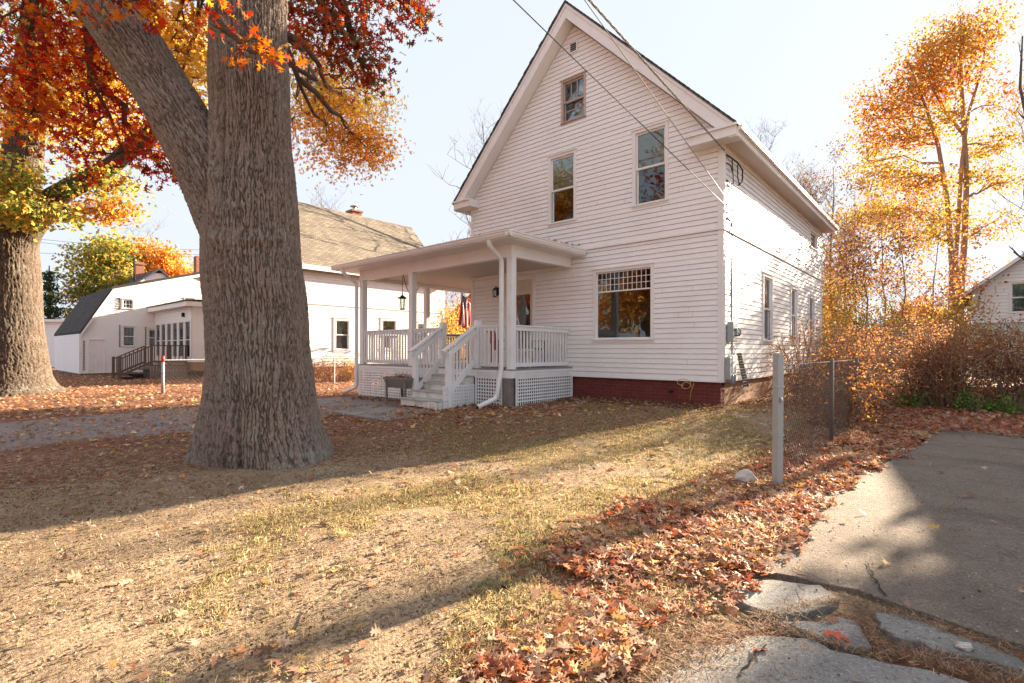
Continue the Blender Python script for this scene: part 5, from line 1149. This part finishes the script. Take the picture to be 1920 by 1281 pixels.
# gambrel house
GB = empty('gambrel_house', (-21.9, 25.6, 0), -ANG, 'white gambrel roofed house with glazed sunporch at the left', 'house')
prof = [(0, 2.13), (1.3, 4.5), (6.2, 6.0), (11.1, 4.5), (12.4, 2.13)]
def plo(z): return 0 if z < 2.13 else (1.3*(z-2.13)/2.37 if z < 4.5 else 1.3+4.9*(z-4.5)/1.5)
def phi(z): return 12.4-plo(z)
gw = [(1.73, 2.33, 1.49, 2.6), (1.71, 2.25, 3.5, 4.05), (2.87, 3.3, 1.5, 2.5), (4.6, 5.2, 3.7, 4.35)]; gd = (.33, 1.03, .15, 1.9)
siding(Ts(0), .12, 5.9, plo, phi, [hole(r) for r in gw]+[hole(gd, .02)], .11).build('gable_wall', M['vinyl_b'], GB)
siding(Tf(0), .12, 2.15, -8, 0, (), .13).build('front_wall', M['vinyl_b'], GB)
mb = MB(); mb.box(-8, -.05, .05, 12.3, -.1, .13); mb.build('foundation', M['slab'], GB)
mb = MB(); mb.box(-8, -.7, .3, 12, .2, 2.2); mb.box(-8, -.7, 1.6, 10.8, 2.2, 4.3); mb.build('interior', M['interior'], GB)
mb = MB()
for (a, b) in zip(prof, prof[1:]): mb.prism([(.22, a[0], a[1]+.02), (.22, b[0], b[1]+.02), (.22, b[0], b[1]+.16), (.22, a[0], a[1]+.16)], (-8.5, 0, 0))
mb.build('roof', M['shingle_dark'], GB)
mb = MB()
for (a, b) in zip(prof, prof[1:]): mb.prism([(.21, a[0], a[1]-.15), (.21, b[0], b[1]-.15), (.21, b[0], b[1]+.015), (.21, a[0], a[1]+.015)], (.03, 0, 0))
mb.box(.0, .03, -.02, .1, .12, 2.1); mb.build('rake_boards', M['trim2'], GB)
for i, r in enumerate(gw): window(GB, Ts(0), *r, kind='grid' if i == 1 else 'hung', cas=.05, trim='trim2', glass='glass_far', blind='curtain', bl=.9, sash='trim2')
mb = MB(Ts(0)); a, b, c, d = gd; mb.box(a, a+.06, 0, .04, c, d); mb.box(b-.06, b, 0, .04, c, d); mb.box(a+.06, b-.06, 0, .04, d-.06, d); mb.box(a+.06, b-.06, -.03, .0, c, d-.06)
for i in range(4): xx = a+.11+i*.12; mb.box(xx, xx+.09, .0, .012, c+.9, d-.2); mb.box(xx, xx+.09, .0, .012, c+.15, c+.8)
mb.build('door', M['trim2'], GB)
for (a, z0, z1) in ((1.66, 1.49, 2.65), (1.64, 3.45, 4.08), (2.8, 1.5, 2.55), (.2, .3, 1.75)):
    mb = MB(Ts(0)); zz = z0
    while zz < z1: mb.box(a-.06, a-.01, .0, .05, zz, zz+.045); zz += .085
    mb.build('shutter', M['black'], GB)
# sunporch part
sb_ = MB(Tf(3.2)); wx = [(.2+i*.98) for i in range(6)]
holes = [(x_+.05, x_+.85, .95, 2.75) for x_ in wx]
sp_ = siding(Tf(3.2), .75, 3.4, 0, 6.1, [hole(h, .03) for h in holes], .12).build('sunporch', M['vinyl_b'], GB); tag(sp_, 'glazed sunporch with a row of tall windows')
siding(Ts(6.1), .75, 3.4, 3.2, 8, [(3.75, 4.6, 1.0, 2.7)], .12).build('sunporch_side', M['vinyl_b'], sp_)
for h in holes: 
    mb = MB(Tf(3.2)); mb.box(h[0], h[0]+.06, -.02, .03, h[2], h[3]); mb.box(h[1]-.06, h[1], -.02, .03, h[2], h[3]); mb.box(h[0]+.06, h[1]-.06, -.02, .03, h[2], h[2]+.06); mb.box(h[0]+.06, h[1]-.06, -.02, .03, h[3]-.06, h[3]); mb.box(h[0]+.06, h[1]-.06, -.02, .02, 1.8, 1.84)
    mb.build('window_frame', M['trim2'], sp_)
    mb = MB(Tf(3.2)); mb.box(h[0]+.06, h[1]-.06, -.012, -.008, h[2]+.06, h[3]-.06); mb.build('pane', M['glass'], sp_)
mb = MB(Ts(6.1)); mb.box(3.7, 3.76, 0, .03, .95, 2.75); mb.box(4.58, 4.65, 0, .03, .95, 2.75); mb.box(3.76, 4.58, 0, .03, 2.69, 2.75); mb.box(3.76, 4.58, 0, .03, .95, 1.01); mb.box(3.76, 4.58, 0, .03, 1.82, 1.87); mb.build('window_frame', M['trim2'], sp_)
mb = MB(); mb.prism([(-.1, 2.85, 3.40), (6.45, 2.85, 3.40), (6.45, 2.85, 3.62), (-.1, 2.85, 3.62)], (0, 5.2, .0)); mb.build('sunporch_eave', M['trim2'], sp_)
mb = MB(); mb.prism([(-.15, 2.8, 3.625), (6.5, 2.8, 3.625), (6.5, 2.8, 3.68), (-.15, 2.8, 3.68)], (0, 5.3, .35)); mb.build('sunporch_roof', M['shingle'], sp_)
mb = MB(); mb.box(.2, 6.05, 3.3, 7.9, .35, .75); mb.build('sunporch_base', M['brick'], sp_); mb = MB(); mb.box(.1, 6.1, 5.8, 6, .8, 3.4); mb.build('sunporch_interior', M['interior'], sp_)
mb = MB(); mb.box(4.9, 5.1, 3.1, 3.19, 2.95, 3.15); mb.build('floodlight', M['black'], sp_)
# chimneys at gambrel
mb = MB(); mb.box(-.9, -.4, 5.35, 5.85, 5.2, 6.9); mb.build('chimney', M['brickch'], GB)
# brown deck
dk = empty('wooden_deck', (-21.9+5.5*cos(ANG)+1.7*Rx, 25.6-5.5*sin(ANG)+1.7*Ry, 0), -ANG, 'small dark brown wooden deck with stairs in front of the sunporch', 'deck')
mb = MB(); mb.box(-1.2, 0, 0, 1.5, .56, .62); mb.build('deck_boards', M['wood'], dk)
mb = MB()
for i in range(13): mb.box(-.02, 0, .01+i*.115, .01+i*.115+.1, 0, .55)
for i in range(10): mb.box(-1.2+i*.12, -1.2+i*.12+.1, -.02, 0, 0, .55)
mb.build('skirt_boards', M['woodgrey'], dk)
for (xx, yy) in ((-.05, .05), (-.05, .75), (-.05, 1.45), (-1.15, .05)): mb = MB(); mb.box(xx-.05, xx+.05, yy-.05, yy+.05, .62, 1.52); mb.build('post', M['wood'], dk)
mb = MB(); mb.box(-.1, .02, .0, 1.5, 1.52, 1.56); mb.box(-.07, -.03, .1, 1.4, .75, .82)
for i in range(8): mb.box(-.07, -.035, .15+i*.165, .15+i*.165+.035, .8, 1.52)
mb.build('railing', M['wood'], dk)
mb = MB()
for i in range(3): mb.box(-1.15, -.05, -.32*(i+1), -.32*i, .42-i*.16, .46-i*.16)
mb.box(-1.15, -1.1, -1.0, 0, 0, .2); mb.build('stairs', M['wood'], dk)
for xx in (-.03, -1.15):
    mb = MB(); mb.beam((xx, 0, 1.5), (xx, -1.15, .92), .07, .05); mb.beam((xx, 0, .74), (xx, -1.1, .2), .05, .1)
    for i in range(7): t = (i+.5)/7; mb.box(xx-.02, xx+.02, -1.1*t-.02, -1.1*t+.02, .72-.52*t, 1.48-.56*t)
    mb.box(xx-.05, xx+.05, -1.2, -1.1, 0, 1.02); mb.build('stair_railing', M['wood'], dk)
# slate-roof house behind
hp = A(297, 640, 42)
HB = empty('slate_roof_house', (hp.x, hp.y, 0), -ANG, 'distant house whose slate blue roof and chimney peek over the gambrel roof', 'house')
siding(Ts(0), .2, 7.7, lambda z: -4+max(0, z-4.6)*1.2, lambda z: 4-max(0, z-4.6)*1.2, (), .2).build('gable_wall', M['vinyl_b'], HB)
siding(Tf(-4), .2, 4.6, -9, 0, (), .3).build('front_wall', M['vinyl_b'], HB); siding(Tb(4), .2, 4.6, -9, 0, (), .3).build('rear_wall', M['vinyl_b'], HB)
gable_roof(HB, -9, 0, -4, 4, 4.6, 7.95, M['shingle_blue'], 'x')
mb = MB(); mb.box(-3.6, -3.0, -.9, -.3, 6.5, 8.9); mb.box(-3.67, -2.93, -.97, -.23, 8.65, 8.78); mb.build('chimney', M['brickch'], HB)
mb = MB(); mb.tube([(-2.2, -1.2, 6.5), (-2.2, -1.2, 9.2)], .05, 6); mb.build('vent_pipe', M['darkmetal'], HB)
mb = MB(Ts(0)); mb.box(-.25, .25, .02, .06, 6.5, 7.1); mb.build('window', M['black'], HB)
FW = empty('white_shed', A(112, 660, 38)*1, 0, 'low white building behind the left oak trunk', 'shed'); FW.location.z = 0
siding(Tf(0), 0, 3.4, -4, 4, (), .2).build('wall', M['vinyl_b'], FW); mb = MB(); mb.box(-4.2, 4.2, -.3, 4, 3.4, 3.6); mb.build('roof', M['trim2'], FW)
mb = MB(); mb.box(3.2, 4.1, .5, 1.3, 3.6, 5.5); mb.build('chimney', M['brickch'], FW)
# red barn seen through the porch
RB = empty('red_barn', A(895, 640, 34)*1, 0, 'small red gabled outbuilding glimpsed past the flag', 'shed'); RB.location.z = 0; RB.rotation_euler = (0, 0, .2)
mb = MB(); mb.prism([(-1.6, 0, 0), (1.6, 0, 0), (1.6, 0, 4.0), (0, 0, 5.6), (-1.6, 0, 4.0)], (0, 4, 0)); mb.build('wall', M['reddoor'], RB)
mb = MB(); 
for s in (-1, 1): mb.prism([(0, -.3, 5.65), (s*1.95, -.3, 3.7), (s*1.95, -.3, 3.9), (0, -.3, 5.85)], (0, 4.6, 0))
mb.build('roof', M['trim2'], RB)
# right neighbour
NR = empty('white_house', (18.2, 20, 0), -ANG, 'white gabled neighbouring house at the right edge of the photo', 'house')
RW = 9.0; sl2 = .82; rl = lambda z: max(0, (z-3.7)/sl2); rh = lambda z: min(RW, RW-(z-3.7)/sl2)
w1c = A(1907, 553, 19.2); t_ = (w1c.x-18.2)*(-Lx)+(w1c.y-20)*(-Ly)
rw_ = [(t_-.25, t_+.32, 2.75, 4.02)]
siding(Tf(0), 2.45, 7.35, rl, rh, [hole(rw_[0], .03)], .13, base_o=.02).build('gable_wall', M['vinyl_b'], NR); siding(Tf(0), .3, 2.42, 0, RW, (), .13).build('front_wall', painted('pale_green_siding', (.62, .68, .60), (.4, .42, .36), .3, 1), NR)
siding(Tl(0), .3, 3.7, 0, 9, (), .26).build('left_wall', M['vinyl_b'], NR); siding(Ts(RW), .3, 3.7, 0, 9, (), .26).build('right_wall', M['vinyl_b'], NR)
mb = MB(); mb.box(.5, RW-.5, .8, .9, .5, 4); mb.build('interior', M['interior'], NR)
for r in rw_: window(NR, Tf(0), *r, cas=.08, trim='trim2', glass='glass_far', blind='curtain', bl=.9, sash='trim2')
gable_roof(NR, 0, RW, 0, 9, 3.7, 3.7+RW/2*sl2, M['shingle'], ov=.35)
mb = MB()
for s in (-1, 1): xe = RW/2+s*(RW/2+.35); mb.prism([(RW/2, -.36, 3.7+RW/2*sl2), (xe, -.36, 3.7-.35*sl2), (xe, -.36, 3.7-.35*sl2+.15), (RW/2, -.36, 3.85+RW/2*sl2)], (0, -.03, 0))
mb.build('rake_boards', M['trim2'], NR)

# ================================================================== BACKGROUND TREES
tree('maple_tree', 'rounded yellow green maple behind the gambrel house', 'tree', [([(A(190, 640, 46).x, 46, 0), A(190, 600, 46), A(190, 520, 46)], [.4, .3, .2])],
     [(A(175, 505, 46), (2.4, 2, 2.6), 110, 26, .34, 'yellowgreen', .5), (A(215, 480, 47), (2.0, 2, 2.0), 80, 26, .34, 'yellowgreen', .5), (A(160, 560, 46), (2.0, 2, 1.8), 60, 24, .34, 'yellowgreen', .5), (A(230, 540, 46), (1.8, 2, 2), 60, 24, .34, 'yellowgreen', .5)], 'background trees')
tree('maple_tree', 'bright orange maple behind the brick chimney', 'tree', [([(A(290, 640, 50).x, 50, 0), A(290, 600, 50), A(290, 520, 50)], [.4, .3, .2])],
     [(A(265, 490, 50), (2.8, 2, 2.2), 100, 26, .34, 'orange', .5), (A(310, 500, 50), (2.6, 2, 2.2), 90, 26, .34, 'orange', .5), (A(345, 540, 50), (2.0, 2, 1.8), 60, 24, .34, 'orange', .5), (A(280, 560, 50), (2.8, 2, 1.8), 60, 24, .34, 'orange', .5)], 'background trees')
tree('spruce_tree', 'dark green spruce left of the maples', 'tree', [([(A(92, 640, 44).x, 44, 0), A(92, 500, 44)], [.25, .04])],
     [(A(92, 520+i*22, 44), (.25+.32*i, .25+.32*i, .5), 24+12*i, 16, .22, 'pine', .22) for i in range(6)], 'background trees')
bare_tree('bare_tree', 'bare grey tree behind the orange maple', (A(270, 640, 60).x, 60, 0), 15.5, 4.5, 'bare trees', .16, seed=2)
bare_tree('bare_tree', 'bare grey tree behind the tan roof', (A(590, 640, 55).x, 55, 0), 17.8, 5, 'bare trees', .15, seed=3)
bare_tree('bare_tree', 'bare tree poking above the left roof slope of the white house', (A(915, 640, 34).x, 34, 0), 16.5, 4.0, 'bare trees', .14, seed=4)
bare_tree('bare_tree', 'bare tree right behind the eave of the white house', (A(1425, 640, 34).x, 34, 0), 16.0, 3.6, 'bare trees', .14, seed=5)
bare_tree('bare_tree', 'thin bare tree left of the orange maple at right', (A(1505, 640, 30).x, 30, 0), 11.2, 3.0, 'bare trees', .10, seed=6)
bare_tree('bare_tree', 'thin bare tree with dark forked branches', (A(1560, 640, 29).x, 29, 0), 11.8, 3.2, 'bare trees', .11, seed=7, leaf=('orange', 2, .13, .25))
bare_tree('bare_tree', 'bare tree at the right edge above the neighbouring roof', (A(1955, 640, 40).x, 40, 0), 25, 6.0, 'bare trees', .11, seed=8, leaf=('orange', 1, .15, .4))
# tall orange tree at right
Y3 = 40; Cc = lambda px, py, dy=0: at(px, py, Y3+dy*1.25)
tree('maple_tree', 'tall orange leaved maple with three pale trunks at right', 'tree',
     [([(Cc(1800, 640).x, Y3, 0), Cc(1800, 560), Cc(1808, 450), Cc(1812, 330), Cc(1806, 230), Cc(1800, 120), Cc(1800, 30)], [.30, .24, .20, .18, .15, .10, .04]),
      ([(Cc(1790, 640).x, Y3+.4, 0), Cc(1785, 500), Cc(1775, 370), Cc(1758, 270), Cc(1735, 200), Cc(1700, 110)], [.24, .20, .17, .14, .10, .04]),
      ([(Cc(1794, 640).x, Y3-.3, 0), Cc(1792, 480), Cc(1803, 300), Cc(1815, 210), Cc(1840, 130), Cc(1850, 60)], [.2, .15, .13, .11, .08, .03]),
      ([Cc(1806, 250), Cc(1780, 220), Cc(1750, 170), Cc(1730, 120)], [.14, .11, .08, .04])],
     [(Cc(1785, 70), (3.25, 2.50, 1.75), 102, 20, .28, 'gold', 0.56), (Cc(1830, 60), (2.00, 2.00, 1.88), 56, 20, .28, 'orange', 0.56), (Cc(1740, 120), (3.00, 2.50, 1.88), 93, 20, .28, 'orange', 0.56), (Cc(1700, 180), (3.25, 2.50, 1.62), 97, 20, .28, 'orange', 0.56),
      (Cc(1790, 150), (2.75, 2.50, 1.75), 75, 20, .28, 'orange', 0.56), (Cc(1650, 220), (2.25, 2.00, 1.50), 56, 18, .28, 'orange', 0.50), (Cc(1690, 260), (3.25, 2.00, 1.12), 70, 18, .28, 'orange', 0.50), (Cc(1750, 230), (2.50, 2.00, 1.25), 56, 18, .28, 'gold', 0.50),
      (Cc(1860, 270), (2.25, 2.00, 1.00), 46, 18, .28, 'gold', 0.50), (Cc(1670, 330), (2.25, 2.00, 1.25), 56, 20, .28, 'gold', 0.50), (Cc(1730, 340), (2.25, 1.88, 1.00), 46, 18, .28, 'orange', 0.50), (Cc(1620, 180), (1.2, 1.4, .8), 10, 12, .22, 'orange', .4), (Cc(1840, 330), (2.25, 1.88, 0.88), 29, 18, .28, 'gold', 0.50), (Cc(1640, 400), (2.25, 1.88, 1.50), 44, 18, .28, 'gold', 0.56), (Cc(1720, 430), (3.00, 1.88, 1.75), 56, 18, .28, 'gold', 0.62), (Cc(1850, 420), (3.00, 1.88, 1.62), 34, 18, .28, 'gold', 0.62), (Cc(1625, 300), (2.0, 2, 1.4), 34, 16, .28, 'gold', .5), (Cc(1680, 390), (2.4, 2, 1.5), 40, 16, .28, 'orange', .5), (Cc(1880, 190), (1.5, 2, 1.6), 30, 16, .28, 'orange', .5), (Cc(1880, 340), (1.8, 2, 1.0), 26, 14, .28, 'gold', .5), (Cc(1770, 400), (2.2, 2, 1.2), 30, 14, .28, 'gold', .5)], leafmat=M['leaf_far'], bark='twigpale')
# saplings and yellow growth behind the house corner
for i, (px, Yd, hh, pal, sd, lab) in enumerate([(1585, 20, 6.8, 'gold', 11, 'slim sapling with gold leaves nearest the house corner'), (1625, 18, 5.6, 'rust', 12, 'slim sapling with rusty leaves above the fence corner'), (1660, 21, 7.6, 'gold', 13, 'tall slim sapling left of the pale maple trunks'), (1700, 19, 6.2, 'rust', 14, 'crooked sapling with sparse rusty leaves'), (1740, 22, 7.4, 'gold', 15, 'slim sapling under the orange maple'), (1605, 24, 9.0, 'orange', 16, 'tall sapling behind the gold sapling'), (1790, 20, 5.8, 'rust', 17, 'low sapling beside the neighbouring roof slope')]):
    bare_tree('sapling', lab, (A(px, 640, Yd).x, Yd, 0), hh, 1.9, 'saplings behind the fence', .05, 11, 4, 3, 'twigpale', (pal, 3, .14, .22), seed=sd)
def bush(name, label, c, rad, nc, nl, ls, pal, group, stems=14, spr=.14, cat='shrub', bark='twigpale', arch=0):
    c = Vector(c); root = empty(name, (c.x, c.y, 0), 0, label, cat, group); mb = MB(); P_ = []; C_ = []; tips = []
    for i in range(stems):
        a = random.uniform(0, 2*pi); r = random.random()**.5; e = Vector((cos(a)*rad[0]*r, sin(a)*rad[1]*r, (c.z+rad[2])*random.uniform(.6, 1.05))); s0 = Vector((cos(a)*rad[0]*.3*r, sin(a)*rad[1]*.3*r, -.02))
        w2 = wig(s0, e, 5, .08)
        if arch: w2.append(e+Vector((cos(a)*arch, sin(a)*arch*.6, -arch*random.uniform(0, .6))))
        mb.tube(w2, [.014*(1-i_/(len(w2)+1))+.002 for i_ in range(len(w2))], 4, cap=False); tips += w2[1:]
    u = rng.normal(size=(nc, 3)); u /= np.linalg.norm(u, axis=1)[:, None]; cc = np.array([0, 0, c.z])+u*np.array(rad)*(rng.random((nc, 1))**.33)
    cc = cc[cc[:, 2] > .05]; tp = np.array([tuple(t) for t in tips])
    for q in cc:
        s0 = tp[np.argmin(((tp-q)**2).sum(1))]; mb.tube([Vector(s0), Vector(q)+Vector((random.uniform(-.1, .1), random.uniform(-.1, .1), .1))], [.004, .002], 3, cap=False)
        n = max(2, int(nl*random.uniform(.4, 1.6))); P_.append(q+rng.normal(size=(n, 3))*spr); C_.append(pick(pal, n, .25)*(1+rng.normal(0, .15)))
    mb.build('stems', M[bark], root); P_ = np.concatenate(P_); P_[:, 2] = np.abs(P_[:, 2]); leaves('foliage', P_, ls*rng.uniform(.6, 1.3, len(P_)), np.clip(np.concatenate(C_), .01, .9), LS, M['leaf_far'], root)
    return root
def fpt(t, o=0): return (F0.x+Rx*t+Lx*o, F0.y+Ry*t+Ly*o)
for i, (t, o, z, rad, nc, pal, lab) in enumerate([
    (4.6, .15, .55, (.55, .7, .55), 90, 'rust', 'thin rusty vine tangle on the fence nearest the post'), (5.9, .2, .75, (.65, .8, .75), 130, 'rust', 'rusty vine tangle on the middle of the fence'), (7.3, .2, .9, (.8, .9, .95), 190, 'brown', 'dense brown vine tangle on the fence'), (8.8, .2, 1.0, (1.0, 1.0, 1.1), 230, 'rust', 'big rust coloured thicket at the fence corner'),
    (8.0, 1.2, 1.0, (.8, .8, 1.0), 120, 'rust', 'light orange thicket between the fence and the house'), (10.6, -.6, 1.1, (1.0, 1.0, 1.0), 210, 'brown', 'dark brown thicket over the rear fence corner')]):
    x_, y_2 = fpt(t, o); bush('vine_thicket', lab, (x_, y_2, z), rad, nc, 20, .055, pal, 'vine thickets along the fences', 30, .13, arch=.5)
for i, (s, z, rad, nc, pal, lab) in enumerate([(1.3, 1.3, (.9, .9, .75), 190, 'brown', 'brown thicket draped over the rear fence'), (2.5, 1.35, (.9, .9, .7), 190, 'brown', 'dark reddish thicket on the rear fence near the photo edge'), (1.0, .6, (.9, .6, .6), 130, 'brown', 'low brown thicket between the rear fence posts'), (2.2, .65, (.9, .6, .6), 140, 'brown', 'low reddish thicket at the foot of the rear fence'), (3.8, 1.3, (1.0, .9, .8), 150, 'rust', 'rusty thicket at the far right of the rear fence'), (5.2, 1.2, (1.0, .9, .9), 120, 'rust', 'outermost thicket on the rear fence')]):
    p = B0+BD*s+FD*.15; bush('vine_thicket', lab, (p.x, p.y, z), rad, nc, 20, .06, pal, 'vine thickets along the fences', 30, .14, arch=.7)
for (px, Yd, z, rad, nc, pal, lab) in [(1575, 19, 2.2, (1.1, 1.2, 2.0), 200, 'gold', 'golden shrub behind the house corner'), (1560, 22, 4.2, (.9, 1.2, 1.8), 120, 'orange', 'tall orange shrub showing past the house corner'), (1640, 18, 1.6, (1.4, 1, 1.4), 160, 'yellowgreen', 'yellow green shrub behind the thicket'), (1720, 19, 2.0, (1.5, 1, 1.5), 150, 'rust', 'rusty shrub below the saplings'), (1790, 17, 1.8, (1.3, 1, 1.3), 130, 'gold', 'gold shrub in front of the neighbouring roof'), (1570, 16.5, .9, (.5, .6, .7), 50, 'green', 'small green shrub at the house corner')]:
    p = A(px, 640, Yd); bush('shrub', lab, (p.x, Yd, z), rad, nc, 20, .11, pal, 'shrubs behind the fence', 22, .22)
for (s, o, lab) in [(1.6, -.5, 'low green weeds left of the rear fence posts'), (2.3, -.6, 'bright green weeds at the right photo edge'), (.6, -.3, 'small green weeds at the rear fence corner')]:
    p = B0+BD*s+FD*o; bush('weed_clump', lab, (p.x, p.y, .18), (.4, .3, .25), 50, 14, .06, [(.14, .30, .05), (.2, .38, .06), (.1, .2, .04)], 'green weeds by the rear fence', 10, .07, cat='weeds')
# hedge in front of neighbour A
h0 = A(625, 700, 22)
bush('hedge', 'low orange leaved hedge behind the left chain link fence', (h0.x, h0.y, .45), (1.4, .5, .4), 130, 22, .07, 'rust', None, 20, .12, cat='hedge')
bush('shrub', 'small yellow bush at the end of the left hedge', (A(655, 700, 22).x, 22, .5), (.3, .3, .45), 30, 20, .07, 'gold', 'shrubs behind the fence', 8, .1)
# yellow growth glimpsed past the flag
for (px, Yd, z, rad, nc, pal, lab) in [(845, 27, 2.2, (1.0, 1, 1.8), 110, 'gold', 'golden shrub seen between the houses'), (868, 26, 1.2, (.9, 1, 1.0), 90, 'gold', 'low golden shrub seen through the porch'), (838, 33, 4, (1.2, 1, 2.4), 90, 'brown', 'brown shrub behind the golden shrub')]:
    bush('shrub', lab, (A(px, 640, Yd).x, Yd, z), rad, nc, 20, .13, pal, 'shrubs between the houses', 16, .24)
# far woods: one mass
def woods(n, a0, a1, d0, d1, hmax, pal, name, label, size, seed):
    r = np.random.default_rng(seed); a = r.uniform(a0, a1, n); d = r.uniform(d0, d1, n); hh = hmax*(.65+.45*pnoise(a*14, d*.05, seed)+.2*pnoise(a*50, d*.1, seed+1)); z = r.random(n)**.8*np.clip(hh, 1, None)
    pos = np.stack([np.tan(a)*d, d, z], 1); tag(leaves(name, pos, size*r.uniform(.6, 1.4, n), pick(pal, n, .25), LS, M['leaf_far']), label, 'woods', kind='stuff')
woods(16000, radians(-50), radians(-4), 70, 100, 6.5, 'brown', 'far_woods', 'distant brown autumn woods at left', 1.0, 71)
woods(14000, radians(28), radians(50), 40, 60, 6.0, 'rust', 'far_woods', 'distant rusty woods behind the saplings', .55, 72)
woods(3500, radians(28), radians(50), 44, 60, 4.0, 'gold', 'far_woods', 'yellow green undergrowth below the distant woods', .5, 73)
woods(700, radians(42.5), radians(46.5), 38, 46, 7.0, 'pine', 'far_woods', 'dark evergreens above the right neighbouring roof', .5, 74)
# a pale yellow dead wire across the left
c0 = A(-60, 165, 14); w1 = MB(); w1.tube([p-c0 for p in catenary(c0, A(470, 480, 23), .15)], .008, 4)
tag(w1.build('overhead_wire', M['cable'], None, True, loc=c0), 'pale wire slanting down behind the forked oak', 'wire')
for i, (ya, yb2) in enumerate(((440, 470), (445, 480), (472, 478))):
    c0 = A(-60, ya-6, 40); w1 = MB(); w1.tube([p-c0 for p in catenary(c0, A(480, yb2, 52), .5)], .014, 4); tag(w1.build('overhead_wire', M['cableb'], None, True, loc=c0), ['highest', 'middle', 'lowest'][i]+' distant utility line at left behind the oaks', 'wire')
# off-frame street trees that the windows mirror
for i, (x_, y_2, pal) in enumerate([(-17, 2.5, 'orange'), (-24, 9, 'redorange'), (-30, -2, 'gold'), (-13, -12, 'brown'), (-22, -16, 'orange')]):
    tree('street_tree', ['orange maple across the street', 'red street oak left of the yard', 'golden street tree further left', 'brown street tree behind the viewer', 'orange street tree behind the viewer'][i], 'tree', [([(x_, y_2, 0), (x_, y_2, 3), (x_+.2, y_2, 6)], [.4, .33, .2])],
         [((x_+dx, y_2+dy, z_), (2.4, 2.4, 2), 70, 20, .3, pal, .5) for dx, dy, z_ in ((0, 0, 8), (2, 1, 6), (-2, -1, 6), (1, -2, 7), (-.5, 2, 4.5))], 'street trees', twigs=False)

tree('added_shade_cedar', 'unseen dense cedar added to shade the driveway, beyond its right edge', 'tree', [([(14.3, 11.3, 0), (14.3, 11.3, 8.5)], [.25, .04])], [((14.45+dx, 11.15+dy, 1.2+i*1.1), (1.5-.06*i, 1.5-.06*i, .8), 75, 30, .22, 'pine', .22) for i in range(7) for dx, dy in ((0, 0), (1.2, -1.3))], None, twigs=False)  # unseen cedar, added and shaped to cast shade over driveway and slabs
bare_tree('bare_tree', 'bare tree beyond the right edge of the photo', (15.9, 15.3, 0), 11, .7, 'bare trees', .15, 7, 2, 2, seed=21)

bare_tree('bare_tree', 'bare tree hidden behind the right neighbouring house', (30, 27.5, 0), 17, .9, 'bare trees', .24, 7, 2, 2, seed=22)
bare_tree('bare_tree', 'farther bare tree hidden behind the right neighbouring house', (38, 35.4, 0), 19, 1.0, 'bare trees', .28, 7, 2, 2, seed=23)
